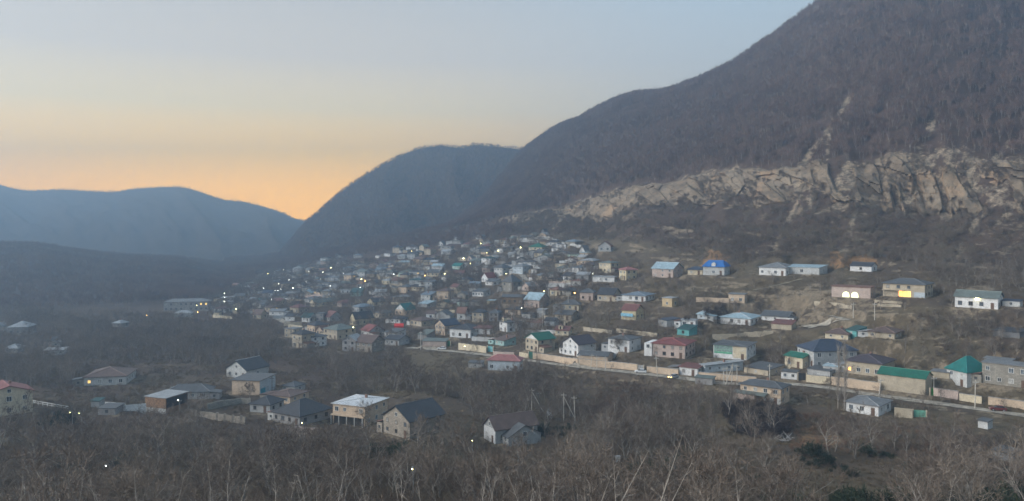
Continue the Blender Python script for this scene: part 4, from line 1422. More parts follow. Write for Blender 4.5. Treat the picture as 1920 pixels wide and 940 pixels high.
def build_house(h):
    WA, WB, Hh, rise, kind = h['WA'], h['WB'], h['H'], h['rise'], h['roof']
    if h['label'] is None:
        st = 'tall ' if h.get('storeys') == 2 else ('little ' if h['cat'] == 'shed' else '')
        base = f"{st}{WALLWORD[h['wall']]} {h['cat']} with {ROOFWORD[h['rc']]} {RKW[kind]} roof"
        h['label'] = unique(base, *hpos(h))
    grp = 'houses of the village on the slope' if h.get('auto') and h['cat'] == 'house' else ('sheds among the village houses' if h.get('auto') else None)
    t = thing(NAME[h['cat']], h['label'], h['cat'], (h['cx'], h['cy'], h['z']), h['rot'], grp)
    wb, rb = roof_mesh(kind, WA, WB, Hh, rise, 0.28 if h['cat'] != 'house' else 0.5)
    w = wb.obj('wall', WM(h['wall']), t); recalc(w.data)
    rf = rb.obj('roof', RM(h['rc']), t); recalc(rf.data)
    dist = h['cy']
    a, b = WA / 2, WB / 2
    # ridge and hip caps
    if dist < 420 and kind in ('hip', 'gA', 'gB'):
        cap = MB(); zr = Hh + rise
        o = 0.5
        if kind == 'hip':
            if a >= b:
                L = max(a - b * .9, .05); R = [(-L, 0), (L, 0)]
                E = [(0, -a - o, -b - o), (0, -a - o, b + o), (1, a + o, -b - o), (1, a + o, b + o)]
            else:
                L = max(b - a * .9, .05); R = [(0, -L), (0, L)]
                E = [(0, -a - o, -b - o), (0, a + o, -b - o), (1, -a - o, b + o), (1, a + o, b + o)]
            cap.tube((*R[0], zr + .04), (*R[1], zr + .04), .09, .09, 5)
            for k, x, y in E:
                cap.tube((x, y, Hh + .13), (*R[k], zr + .04), .09, .09, 5)
        elif kind == 'gA':
            cap.tube((0, -b - o, zr + .24), (0, b + o, zr + .24), .1, .1, 5)
        else:
            cap.tube((-a - o, 0, zr + .24), (a + o, 0, zr + .24), .1, .1, 5)
        cc = ROOFC[h['rc']]
        cap.obj('ridge_cap', plain('cap_white', (0.5, 0.5, 0.5)) if h.get('ridge_white') else plain('cap_' + h['rc'], tuple(min(.5, v * 1.5 + .03) for v in cc), 0.5), rf)
    if h.get('ribs'):
        mb = MB()
        n = 11
        L = max(a - b * .9, .05)
        for k in range(n):
            x = -a + WA * (k + .5) / n
            tt = 1.0 if abs(x) <= L else max(0.1, (a + .5 - abs(x)) / (a + .5 - L))
            y1 = -(b + .5) * (1 - tt); z1 = Hh + .1 + (rise - .1) * tt
            mb.tube((x, -b - .5, Hh + .14), (x, y1, z1 + .03), .05, .05, 4)
        tag(mb.obj('roof_rib', plain('rib_white', (0.42, 0.42, 0.43)), rf), kind='stuff')
    # windows
    storeys = h.get('storeys') or max(1, int(round(Hh / 2.9)))
    near = dist < 430
    if h['cat'] in ('shed', 'hut', 'barn') and 'win' not in h:
        nA, nB = (1 if WA > 4 else 0), (1 if WB > 6 else 0)
    elif 'win' in h:
        nA, storeys = h['win'][0], max(h['win'][1], 1)
        nB = 0 if h['win'][0] == 0 else max(1, int(round(WB / 4)))
    else:
        nA, nB = min(5, max(1, int(round(WA / 3.3)))), min(4, int(round(WB / 4.2)))
        if h.get('auto'): nA, nB = max(1, int(round(WA / 4.2))), int(round(WB / 6.0))
    if h['ang'] < math.radians(8): nB = 0
    if h['ang'] > math.radians(75): nA = 0
    if h.get('teal_door'): nA = 0; nB = 1
    if h.get('open_b'): nA = 0; nB = 0
    if h.get('white_gable') and nA < 2: nA = 2
    sh = Hh / storeys
    frame = FR_D if HR.random() < 0.4 else FR_W
    glow_id = (0, 0) if h.get('lit') else None
    for face, n, width in (('A', nA, WA), ('B', nB, WB)):
        for s in range(storeys):
            for k in range(n):
                u = -width / 2 + width * (k + .5) / n
                if h.get('veranda') and face == 'A' and u < 0.12 * WA: continue
                if (h.get('glowdoor') or h.get('arches')) and face == 'A' and s == 0: continue
                if h.get('porch') and face == 'A' and s == 0: continue
                if h.get('balcony') and face == 'A': continue
                if near and s == 0 and face == 'A' and k == n - 1 and n > 1 and h['cat'] == 'house' and not h.get('lit'):
                    if Hh > 2.4:
                        local(t, 'door', DOOR_ME, u, -b - .003, 0.0)
                        continue
                zc = sh * s + min(1.55, sh * .55)
                lit = (h.get('lit') == face and s == 0 and k == 0) or (h.get('auto') and HR.random() < 0.006)
                if h.get('lit') and h['cat'] == 'building': lit = (s == 1 and k >= n - 2 and face == 'A')
                sc = min(1.0, sh * .52 / 1.44, width / n / 1.7) * (.8 if h.get('auto') else 1) * HR.uniform(.78, 1.08)
                if HR.random() < .08 and not h.get('lit'): continue
                x, y, r = (u, -b - .003, 0.0) if face == 'A' else (a + .003, u, math.pi / 2)
                if near:
                    f = local(t, 'window', frame, x, y, zc, r, sc, sc)
                    pm = HR.choice(PANES) if not lit else (PANE_O if h.get('litc') == 'orange' else PANE_Y)
                    link('pane', pm, f, (0, 0, 0))
                else:
                    local(t, 'window', WIN_FAR_Y if lit else HR.choice([WIN_FAR, WIN_FAR] + WIN_FARS), x, y, zc, r, sc, sc)
    if kind in ('gA', 'gB') and h['cat'] == 'house' and rise > 1.8 and near:
        x, y, r = (0, -b - .003, 0.0) if kind == 'gA' else (a + .003, 0, math.pi / 2)
        if not h.get('white_gable'):
            f = local(t, 'window', FR_W, x, y, Hh + rise * .33, r, .75, .75)
            link('pane', PANE, f, (0, 0, 0))
    if h['cat'] == 'house' and HR.random() < 0.4 and kind != 'flat':
        z = Hh + rise * 0.72
        local(rf, 'chimney', CHIM_ME, HR.uniform(-.25, .25) * a, HR.uniform(0.1, .3) * b, z)
    special = any(h.get(k) for k in ('annex', 'white_end', 'wing', 'porch', 'open_b', 'veranda', 'teal_door', 'arches'))
    if not special and h['cat'] == 'house' and HR.random() < (.5 if h.get('auto') else .4):
        aw, ad, ah = HR.uniform(2.2, 4.2), min(WB * .8, HR.uniform(3, 6)), min(Hh * .8, HR.uniform(2.0, 2.6))
        sgn = HR.choice((-1, 1, -1))
        x0, x1 = (-a - aw, -a - .01) if sgn < 0 else (a + .06, a + aw)
        y0 = -b + HR.uniform(-.8, .8); y1 = y0 + ad
        mb = MB(); mb.box(x0, x1, y0, y1, -3, ah)
        an = mb.obj('lean_to', WM(HR.choice([h['wall'], 'grey', 'lightgrey', 'block', 'dullwhite'])), t)
        zi, zo = (ah + .02, ah + .7) if sgn > 0 else (ah + .7, ah + .02)
        mb = MB()
        zl, zr_ = (ah + .02, ah + .62) if sgn < 0 else (ah + .62, ah + .02)
        q = [(x0 - (.3 if sgn < 0 else 0), y0 - .3, zl), (x1 + (.3 if sgn > 0 else 0), y0 - .3, zr_), (x1 + (.3 if sgn > 0 else 0), y1 + .3, zr_), (x0 - (.3 if sgn < 0 else 0), y1 + .3, zl)]
        mb.hull(q, [(x, y, z + .14) for x, y, z in q])
        mb.obj('lean_to_roof', RM(HR.choice(['grey', 'slate', 'rust', 'lightgrey', 'greengrey', h['rc']])), an)
        if near:
            local(t, 'window', WIN_FAR, (x0 + x1) / 2, y0 - .003, ah * .55, 0, .7, .6)
    # ---- particulars
    if h.get('wallb'):
        mb = MB(); mb.box(a + .004, a + .05, -b + .02, b - .02, -2.0, Hh - .1)
        mb.obj('side_wall', WM(h['wallb']), t)
    if h.get('teal_door'):
        mb = MB(); mb.box(a + .05, a + .14, -b + .6, -b + 4.0, -.2, 2.2); mb.box(a + .14, a + .17, -b + 2.25, -b + 2.35, -.2, 2.2)
        mb.obj('garage_door', plain('teal_door', (0.03, 0.25, 0.33), .5), t)
    if h.get('open_b'):
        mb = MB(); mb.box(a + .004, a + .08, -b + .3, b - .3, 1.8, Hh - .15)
        mb.obj('opening', plain('shed_dark', (0.02, 0.02, 0.02)), t)  # dark panel painting the shade inside the open side
        n = 9
        for k in range(n):
            x0 = -a + WA * k / n
            mb = MB(); mb.box(x0 + .04, x0 + WA / n - .04, -b - .07, -b - .004, 1.6, Hh - .1)
            mb.obj('plank', plain('shed_plank', (0.25, 0.145, 0.08), .85, 2.0, .35), t)
        mb = MB(); mb.box(-a + .02, a - .02, -b - .03, -b - .004, -1.0, 1.55)
        mb.obj('plinth', WM('dullwhite'), t)
    if h.get('white_gable'):
        mb = MB(); d = -b - .05
        mb.hull([(-a + .1, d, Hh + .05), (a - .1, d, Hh + .05), (0, d, Hh + rise - .1)], [(-a + .1, d + .044, Hh + .05), (a - .1, d + .044, Hh + .05), (0, d + .044, Hh + rise - .1)])
        o = mb.obj('gable_panel', WM('white'), t); recalc(o.data)
    if h.get('white_end'):
        mb = MB(); mb.box(-a - 3.0, -a - .02, -b - .4, b * .4, -3, Hh * .98)
        mb.obj('end_wing', WM('white'), t)
        f = local(t, 'window', FR_W, -a - 1.5, -b - .41, Hh - 1.2); link('pane', PANE, f, (0, 0, 0))
    if h.get('wing'):
        mb = MB(); mb.box(-a + .02, a - .02, -b - .05, -b - .004, -2, Hh)
        mb.obj('front_panel', WM('white'), t)
        # second small gabled wing with its own roof, to the right
        x0, x1, y0, y1 = a + .02, a + 3.6, -b + 2.2, b - 1.0
        yc, hw, h2, r2 = (y0 + y1) / 2, (y1 - y0) / 2, Hh * .62, 2.6
        wv = MB()
        wv.hull([(x0, y0, -3), (x1, y0, -3), (x1, y1, -3), (x0, y1, -3)], [(x0, y0, h2), (x1, y0, h2), (x1, y1, h2), (x0, y1, h2)])
        wv.hull([(x0, y0, h2), (x1, y0, h2), (x1, y1, h2), (x0, y1, h2)], [(x0, yc - .01, h2 + r2), (x1, yc - .01, h2 + r2), (x1, yc + .01, h2 + r2), (x0, yc + .01, h2 + r2)])
        o = wv.obj('side_wing', WM('lightgrey'), t); recalc(o.data)
        rv = MB()
        for sgn in (-1, 1):
            e = yc + sgn * (hw + .4)
            rv.hull([(x0, e, h2 - .35), (x1 + .4, e, h2 - .35), (x1 + .4, yc, h2 + r2 + .02), (x0, yc, h2 + r2 + .02)],
                    [(x0, e, h2 - .17), (x1 + .4, e, h2 - .17), (x1 + .4, yc, h2 + r2 + .2), (x0, yc, h2 + r2 + .2)])
        o = rv.obj('wing_roof', RM('slate'), t); recalc(o.data)
        f = local(t, 'window', FR_W, a + 3.61, yc, h2 + .2, math.pi / 2); link('pane', PANE, f, (0, 0, 0))
        f = local(t, 'window', FR_W, a + 1.9, y0 - .004, 1.6); link('pane', PANE, f, (0, 0, 0))
    if h.get('veranda'):
        x0, x1 = -a + .3, a * .14
        mb = MB(); mb.box(x0, x1, -b - .05, -b - .004, Hh * .5, Hh - .2)
        v = mb.obj('veranda', plain('veranda_glass', (0.22, 0.28, 0.27), .2), t)
        mb = MB(); n = 7
        for k in range(n + 1):
            x = x0 + (x1 - x0) * k / n
            mb.box(x - .06, x + .06, -b - .10, -b - .051, Hh * .5, Hh - .2)
        for z in (Hh * .5, Hh * .66, Hh - .26):
            mb.box(x0, x1, -b - .13, -b - .101, z - .05, z + .08)
        mb.obj('glazing_bar', plain('green_bar', (0.25, 0.45, 0.33), .6), v)
        mb = MB(); mb.box(x0, x1, -b - .09, -b - .004, Hh * .36, Hh * .48)
        mb.obj('veranda_apron', plain('green_apron', (0.10, 0.36, 0.22), .6), t)
        mb = MB(); mb.box(a * .14 + .3, a - .1, -b - .04, -b - .004, Hh * .1, Hh * .95)
        mb.obj('front_panel', WM('cream'), t)
    if h.get('balcony'):
        mb = MB(); mb.box(-a + .1, a * .75, -b - 1.1, -b - .01, Hh * .36, Hh * .42); mb.box(-a + .1, a * .75, -b - 1.16, -b - 1.06, Hh * .42, Hh * .68)
        bal = mb.obj('balcony', plain('balcony_blue', (0.20, 0.42, 0.54), .5), t)
        for k in range(4):
            x = -a + .3 + k * (1.7 * a) / 3.4
            mb = MB(); mb.box(x - .07, x + .07, -b - 1.1, -b - .98, -2, Hh * .36)
            mb.obj('post', FRAME_MAT, t)
    if h.get('porch'):
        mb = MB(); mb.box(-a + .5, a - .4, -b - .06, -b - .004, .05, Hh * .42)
        mb.obj('porch_shade_panel', plain('porch_dark', (0.05, 0.045, 0.04)), t)  # dark panel on the wall painting the shade under the balcony
        mb = MB(); mb.box(-a, a + .3, -b - 1.3, -b - .01, Hh * .45, Hh * .5)
        mb.obj('balcony', WM('peach'), t)
        for k in range(5):
            x = -a + .15 + (WA - .3) * k / 4
            mb = MB(); mb.box(x - .12, x + .12, -b - 1.25, -b - 1.0, -2, Hh * .45)
            mb.obj('pillar', WM('dullwhite'), t)
    if h.get('glowdoor'):
        for k in range(3):
            x0 = -a * .22 + k * 1.45
            mb = MB(); mb.box(x0, x0 + 1.3, -b - .05, -b - .004, .15, Hh * .47)
            o = mb.obj('lit_opening', LIT_Y if k else LIT_O, t)
        mb = MB(); mb.box(-a - .02, a * .05, -b - 1.4, -b - .01, Hh * .5, Hh * .54)
        mb.obj('balcony', WM('beige'), t)
        mb = MB(); mb.box(a * .5, a, -b - .06, -b - .004, .1, Hh * .42)
        mb.obj('front_panel', WM('paleblue'), t)
    if h.get('arches'):
        for k in range(2):
            xc = -a * .25 + k * 3.3
            mb = MB(); n = 10
            pts = [(xc - 1.3, .1), (xc + 1.3, .1)] + [(xc + 1.3 * math.cos(math.pi * i / n), 1.0 + 1.3 * math.sin(math.pi * i / n)) for i in range(n + 1)]
            mb.hull([(x, -b - .06, z) for x, z in pts], [(x, -b - .004, z) for x, z in pts])
            o = mb.obj('lit_arch', LIT_W, t); recalc(o.data)
    if h.get('eavelamp'):
        mb = MB(); mb.box(-.15, 1.1, -b - .5, -b - .15, Hh - .75, Hh - .3)
        mb.obj('eave_lamp', glow('eave_light', (1.0, 0.93, 0.45), 9.0), t)
    if h.get('turret'):
        px, py = h['turret']
        xx = -a * .3 + .2
        mb = MB(); mb.box(xx - .9, xx + .9, -b + .3, -b + 2.1, Hh - .3, Hh + 2.0)
        tr = mb.obj('turret', WM('cream'), t)
        mb = MB()
        mb.hull([(xx - 1.1, -b + .1, Hh + 2.01), (xx + 1.1, -b + .1, Hh + 2.01), (xx + 1.1, -b + 2.3, Hh + 2.01), (xx - 1.1, -b + 2.3, Hh + 2.01)],
                [(xx - .05, -b + 1.1, Hh + 2.8), (xx + .05, -b + 1.1, Hh + 2.8), (xx + .05, -b + 1.3, Hh + 2.8), (xx - .05, -b + 1.3, Hh + 2.8)])
        mb.obj('turret_roof', RM('brown'), tr)
        mb = MB(); mb.box(xx - .35, xx + .35, -b + .25, -b + .297, Hh + .4, Hh + 1.6); mb.obj('window', GLASS, tr)
    if h.get('annex'):
        ax0, ax1, ayb, aye = h['annex']
        m = h['m']; wdt = (ax1 - ax0) * m; x0 = -a - 1.2; x1 = x0 + wdt; hh = (ayb - aye) * m
        mb = MB(); mb.box(x0, x1, -b - 2.6, -b - .01, -3, hh)
        an = mb.obj('annex', WM('pink'), t)
        mb = MB(); mb.hull([(x0 - .3, -b - 3.0, hh + .02), (x1 + 3.4, -b - 3.0, hh + .02), (x1 + 3.4, -b - .02, hh + .4), (x0 - .3, -b - .02, hh + .4)],
                           [(x0 - .3, -b - 3.0, hh + .16), (x1 + 3.4, -b - 3.0, hh + .16), (x1 + 3.4, -b - .02, hh + .56), (x0 - .3, -b - .02, hh + .56)])
        mb.obj('annex_roof', RM('greengrey'), an)
        mb = MB(); mb.box(a * .45, a - .02, -b - .04, -b - .004, -1.5, Hh * .38); mb.obj('front_panel', WM('dullwhite'), t)
    if h['rc'] == 'blue':
        mb = MB(); mb.box(-.9, .9, -b - .3, -b * .4, Hh + .1, Hh + 1.25)
        mb.hull([(-1.1, -b - .4, Hh + 1.2), (1.1, -b - .4, Hh + 1.2), (1.1, -b * .3, Hh + 1.2), (-1.1, -b * .3, Hh + 1.2)],
                [(-.05, -b - .4, Hh + 2.1), (.05, -b - .4, Hh + 2.1), (.05, -b * .3, Hh + 2.1), (-.05, -b * .3, Hh + 2.1)])
        d = mb.obj('dormer', WM('white'), rf)
    return t


for h in HOUSES:
    build_house(h)
print('HOUSES', len(HOUSES))

# ------------------------------------------------------------------ walls and gates
def wall_run(pix, hgt, mat, label, name='garden_wall', cat='wall', thick=0.35, cap=None, pil=0):
    P = [at(*p) for p in pix]
    pts = []
    for p, q in zip(P[:-1], P[1:]):
        n = max(1, int((q - p).length / 3.0))
        pts += [p.lerp(q, k / n) for k in range(n)]
    pts.append(P[-1])
    X = np.array([p.x for p in pts]); Y = np.array([p.y for p in pts])
    Zg = height(X, Y)
    c = (X.mean(), Y.mean(), float(Zg.mean()))
    d = np.gradient(np.stack([X, Y], 1), axis=0); d /= np.linalg.norm(d, axis=1)[:, None] + 1e-9
    n = np.stack([-d[:, 1], d[:, 0]], 1) * thick / 2
    # stepped top following the ground
    zt = np.convolve(np.pad(Zg, 2, mode='edge'), np.ones(5) / 5, mode='valid') + hgt
    t = thing(name, label, cat, c)
    mb = MB()
    for i in range(len(pts) - 1):
        top = (zt[i] + zt[i + 1]) / 2 + 0.05 * math.sin(i * 2.1)
        lo = min(Zg[i], Zg[i + 1]) - 1.0
        q = [(X[i] - n[i, 0], Y[i] - n[i, 1]), (X[i + 1] - n[i + 1, 0], Y[i + 1] - n[i + 1, 1]), (X[i + 1] + n[i + 1, 0], Y[i + 1] + n[i + 1, 1]), (X[i] + n[i, 0], Y[i] + n[i, 1])]
        mb.hull([(x - c[0], y - c[1], lo - c[2]) for x, y in q], [(x - c[0], y - c[1], top - c[2]) for x, y in q])
    o = mb.obj('masonry', mat, t); recalc(o.data)
    if cap:
        mb = MB()
        for i in range(len(pts) - 1):
            top = (zt[i] + zt[i + 1]) / 2 + 0.05 * math.sin(i * 2.1)
            k = 1.35
            q = [(X[i] - n[i, 0] * k, Y[i] - n[i, 1] * k), (X[i + 1] - n[i + 1, 0] * k, Y[i + 1] - n[i + 1, 1] * k), (X[i + 1] + n[i + 1, 0] * k, Y[i + 1] + n[i + 1, 1] * k), (X[i] + n[i, 0] * k, Y[i] + n[i, 1] * k)]
            mb.hull([(x - c[0], y - c[1], top + .003 - c[2]) for x, y in q], [(x - c[0], y - c[1], top + .12 - c[2]) for x, y in q])
        o = mb.obj('coping', cap, t); recalc(o.data)
    if pil:
        L = np.concatenate([[0], np.cumsum(np.hypot(np.diff(X), np.diff(Y)))])
        for k in range(pil):
            s = L[-1] * (k + .5) / pil
            x, y, z = np.interp(s, L, X), np.interp(s, L, Y), np.interp(s, L, zt)
            mb = MB(); mb.box(x - c[0] - .3, x - c[0] + .3, y - c[1] - .3, y - c[1] + .3, z - hgt - 1 - c[2], z + .25 - c[2])
            mb.obj('pillar', mat, t)
    return t


CAPM = plain('coping_grey', (0.30, 0.28, 0.26))
wall_run([(1000, 673), (1040, 678), (1084, 684)], 2.3, WM('peach'), 'peach block wall along the street below the tall green-roofed brick house', cap=CAPM)
wall_run([(1085, 684), (1127, 689), (1165, 692), (1196, 695)], 2.3, WM('peach'), 'peach block wall along the street below the long peach garage', cap=CAPM)
wall_run([(1213, 699), (1245, 702), (1272, 705)], 2.2, WM('peach'), 'peach wall along the street left of the little white gatehouse', cap=CAPM)
wall_run([(1310, 708), (1357, 713), (1418, 718)], 1.9, WM('peach'), 'peach wall along the street right of the little white gatehouse behind four poles', cap=CAPM)
wall_run([(1512, 717), (1535, 719), (1557, 721)], 2.2, WM('cream'), 'pale cream wall right of the black gate on the street', cap=CAPM)
wall_run([(1559, 722), (1585, 725), (1608, 729), (1651, 735)], 2.6, WM('peach'), 'peach wall with a brown door below the purple-brown hip roof', cap=CAPM)
wall_run([(1751, 743), (1797, 750)], 2.4, WM('pink'), 'pinkish wall below the tall teal-roofed house', cap=CAPM)
wall_run([(1799, 752), (1841, 758)], 2.0, WM('cream'), 'pale cream wall by a utility pole right of the pinkish wall', cap=CAPM)
wall_run([(1853, 759), (1920, 768), (1975, 775)], 2.1, WM('peach'), 'peach wall running out of the photo at the right edge', cap=CAPM)
wall_run([(925, 668), (944, 669), (964, 669)], 1.9, WM('pink'), 'pink wall between the turquoise gate and the pink-red roofed house')
wall_run([(974, 670), (990, 672)], 2.0, WM('cream'), 'short cream wall left of the dark green gate')
wall_run([(860, 656), (885, 659), (912, 662)], 2.9, WM('cream'), 'tall cream wall with a street lamp in front, left of the turquoise gate')
wall_run([(197, 769), (236, 772), (274, 776)], 2.6, WM('white'), 'white metal fence left of the brown boarded shed', name='fence', cat='fence', thick=.12)
wall_run([(349, 776), (372, 781), (400, 788)], 1.8, WM('stone'), 'grey stone wall sloping down right of the brown boarded shed')
wall_run([(400, 788), (430, 792), (460, 797)], 2.2, WM('stone'), 'stone wall with four square pillars at the front of the lawn', pil=4)
wall_run([(388, 768), (420, 762), (452, 757)], 1.9, WM('block'), 'long block wall along the back of the lawn')
wall_run([(452, 757), (470, 759)], 1.9, WM('block'), 'short block wall between the lawn and the small grey house')
wall_run([(534, 812), (565, 815), (597, 818)], 2.0, WM('pink'), 'pink wall among bare trees below the big near-black roof')
wall_run([(1094, 621), (1120, 624), (1147, 627)], 1.6, WM('beige'), 'beige stone wall above the white two-storey slate-roofed house')
wall_run([(1156, 624), (1195, 629), (1232, 633)], 1.6, WM('beige'), 'long beige wall above the dull red-roofed house')
wall_run([(1336, 636), (1395, 632), (1450, 626)], 1.5, WM('beige'), 'earth-coloured bank wall below the white house with pale hip roof')
wall_run([(1305, 567), (1336, 568), (1367, 569)], 2.0, WM('peach'), 'long peach wall left of the peach block with two windows')
wall_run([(1001, 535), (1032, 534), (1062, 535)], 2.0, WM('pink'), 'long pinkish wall on the slope right of the steep slate roof')
wall_run([(1020, 600), (1038, 606), (1060, 611)], 2.0, WM('beige'), 'curved beige wall below the cream porch house')
wall_run([(1677, 783), (1711, 785)], 2.6, WM('beige'), 'beige wall right of the white bungalow below the street')
wall_run([(541, 617), (567, 620)], 2.6, WM('cream'), 'pale cream wall beside the curving lane at the left end of the village')
wall_run([(1527, 574), (1570, 576), (1598, 580)], 1.0, WM('beige'), 'low dry wall on the terraces left of the glowing arches')
wall_run([(1645, 575), (1690, 577)], 0.9, WM('beige'), 'low terrace wall below the glowing yellow opening')
wall_run([(1640, 568), (1692, 570)], 0.8, WM('beige'), 'upper low terrace wall below the glowing yellow opening')


# low yard walls and fences between the village houses
_wr = random.Random(9)
_nw = 0
for h in HOUSES:
    if not h.get('auto') or h['cat'] != 'house' or h['cy'] > 720 or _wr.random() < .35:
        continue
    x0, x1 = h['x0'] - 3, h['x2'] + 5
    dy = (h['yb'] - HY) * _wr.uniform(.035, .06)
    y = h['yb'] + dy
    kind = _wr.choice(['beige', 'cream', 'peach', 'grey', 'pink', 'dullwhite', 'lightgrey', 'block'])
    sl = _wr.uniform(-.04, .10)
    nm, ct = ('fence', 'fence') if kind in ('grey', 'lightgrey') else ('garden_wall', 'wall')
    px_ = (x0 + x1) / 2
    q = unique(f"low {WALLWORD[kind]} yard {'fence' if nm == 'fence' else 'wall'}", px_, y)
    w_ = wall_run([(x0, y), (px_, y + sl * (px_ - x0)), (x1, y + sl * (x1 - x0))], _wr.uniform(1.4, 2.2), WM(kind), q, name=nm, cat=ct, thick=.25)
    w_['group'] = 'yard walls and fences of the village'
    _nw += 1


def gate(px0, px1, py, hgt, mat, label):
    A, B = at(px0, py), at(px1, py)
    c = (A + B) / 2
    w = (B - A).length
    t = thing('gate', label, 'gate', c, math.atan2(B.y - A.y, B.x - A.x))
    for s in (-1, 1):
        mb = MB()
        x0, x1 = (-w / 2 + .18, -.03) if s < 0 else (.03, w / 2 - .18)
        mb.box(x0, x1, -.04, .04, -.6, hgt)
        for k in range(1, 4):
            x = x0 + (x1 - x0) * k / 4
            mb.box(x - .03, x + .03, -.08, -.042, -.3, hgt - .1)
        mb.obj('leaf', mat, t)
        mb = MB(); mb.box(s * w / 2 - .18, s * w / 2 + .18, -.2, .2, -1, hgt + .2)
        mb.obj('post', WM('beige'), t)
    return t


gate(838, 845, 650, 2.6, plain('gate_green', (0.02, 0.16, 0.09), .5), 'tall green metal gate right of the pink block garage')
gate(991, 1000, 673, 2.7, plain('gate_darkgreen', (0.015, 0.12, 0.085), .5), 'dark green gate below the tall green-roofed brick house')
gate(1496, 1512, 715, 2.4, plain('gate_black', (0.03, 0.032, 0.035), .5), 'black double gate right of the white garage')
gate(914, 925, 660, 2.4, plain('gate_turquoise', (0.16, 0.40, 0.42), .5), 'turquoise gate at the right end of the tall cream wall')
gate(1744, 1751, 742, 2.2, plain('gate_bright', (0.03, 0.26, 0.05), .5), 'bright green door at the right end of the long green-roofed building')
gate(1712, 1737, 783, 1.9, plain('gate_teal', (0.14, 0.36, 0.27), .5), 'teal green fence gate below the street, right of the beige wall')
gate(1609, 1615, 729, 2.1, plain('gate_brown', (0.11, 0.06, 0.04), .6), 'brown door in the peach wall below the purple-brown hip roof')
gate(1195, 1207, 696, 2.2, plain('gate_grey', (0.36, 0.35, 0.34), .6), 'pale grey gate behind the parked white hatchback')


# white railing bridge by the left edge
def railing():
    A, B = at(51, 757), at(128, 768)
    c = (A + B) / 2
    w = (B - A).length
    t = thing('railing', 'long thin white railing right of the cream gable house at the left edge', 'railing', c, math.atan2(B.y - A.y, B.x - A.x))
    mb = MB(); mb.box(-w / 2, w / 2, -.06, .06, 1.0, 1.16); mb.obj('top_rail', FRAME_MAT, t)
    mb = MB(); mb.box(-w / 2, w / 2, -.05, .05, .45, .55); mb.obj('lower_rail', FRAME_MAT, t)
    n = 9
    pm = MB(); pm.box(-.06, .06, -.05, .05, -1.0, 1.0)
    me = pm.mesh('post', FRAME_MAT)
    for k in range(n):
        link('post', me, t, (-w / 2 + w * (k + .5) / n, 0.0, 0))


railing()

# ------------------------------------------------------------------ utility poles
POLE_MAT = plain('pole_wood', (0.50, 0.46, 0.40), .85)
POLE_DARK = plain('pole_tarred', (0.07, 0.06, 0.055), .85)


def pole(px, pyt, pyb, label, dark=False, lean=0.0, brace=0.0, px_top=None, group=None):
    B = at(px, pyb)
    hgt = min(max((pyb - pyt) * B.y / F, 5.0), 11.5)
    t = thing('utility_pole', label, 'utility pole', B, 0.0, group)
    mat = POLE_DARK if dark else POLE_MAT
    lx = lean if px_top is None else (px_top - px) * B.y / F
    mb = MB(); mb.tube((0, 0, -1), (lx, 0, hgt), .17, .11, 7); mb.obj('pole', mat, t)
    xa = lx * (hgt - .7) / hgt
    mb = MB(); mb.box(xa - .85, xa + .85, -.2, -.1, hgt - .75, hgt - .6); arm = mb.obj('crossarm', mat, t)
    im = MB(); im.tube((0, 0, 0), (0, 0, .22), .06, .04, 6)
    me = im.mesh('insulator', plain('insulator_white', (0.6, 0.6, 0.58), .3))
    for k in (-.75, -.3, .3, .75):
        link('insulator', me, arm, (xa + k, -.15, hgt - .6))
    if brace:
        mb = MB(); mb.tube((xa * .9, 0, hgt * .88), (brace, .3, -.8), .12, .13, 6); mb.obj('brace', mat, t)
    return t


pole(997, 729, 772, 'pale braced utility pole, left one above the grey house with narrow white gable', brace=4.2)
pole(1016, 735, 778, 'dark leaning utility pole beside the left pale braced pole', dark=True, px_top=1008)
pole(1057, 738, 793, 'tall pale braced utility pole in the middle of the thicket', brace=4.6)
pole(1079, 743, 797, 'pale unbraced utility pole right of the tall braced one', px_top=1076)
pole(1086, 671, 688, 'utility pole before the long peach garage, leftmost of four along the wall')
pole(1107, 664, 690, 'tilted utility pole before the long peach garage, second from the left', px_top=1110)
pole(1119, 671, 692, 'utility pole before the long peach garage, third from the left')
pole(1135, 674, 694, 'utility pole at the right end of the long peach garage')
pole(1233, 669, 708, 'tall utility pole before the wall left of the little white gatehouse', px_top=1230)
pole(1358, 689, 720, 'utility pole before the pale blue house, leftmost of a cluster of four', px_top=1356)
pole(1363, 688, 721, 'utility pole before the pale blue house, second of a cluster of four')
pole(1371, 682, 722, 'braced utility pole in the cluster before the pale blue house', brace=-2.2, px_top=1374)
pole(1382, 684, 723, 'utility pole before the pale blue house, rightmost of a cluster of four')
pole(1443, 683, 718, 'utility pole standing right before the sagging barn')
pole(1647, 710, 748, 'leaning utility pole at the left end of the long green-roofed building', px_top=1652)
pole(1828, 713, 766, 'utility pole before the pale cream wall near the right edge', px_top=1829)
pole(1751, 706, 740, 'utility pole behind the bright green door')
pole(789, 622, 656, 'utility pole at the left end of the street by the pink block garage')
pole(1600, 568, 596, 'thin utility pole on the terraces below the glowing arches')
pole(1640, 568, 600, 'thin utility pole on the terraces below the glowing yellow opening')
pole(510, 706, 742, 'dark pole before the pale blue end wall with the teal door', dark=True)
pole(336, 752, 779, 'dark lamp post before the brown boarded shed', dark=True)


_pr = random.Random(4)
for k in range(26):
    px, py = _pr.uniform(520, 1120), _pr.uniform(505, 640)
    if not bool(in_poly(VPOLY, np.array([px]), np.array([py]))[0]):
        continue
    B = at(px, py)
    pole(px, py - 9 * F / B.y, py, unique('thin village utility pole', px, py), dark=_pr.random() < .4, group='utility poles between the village houses')


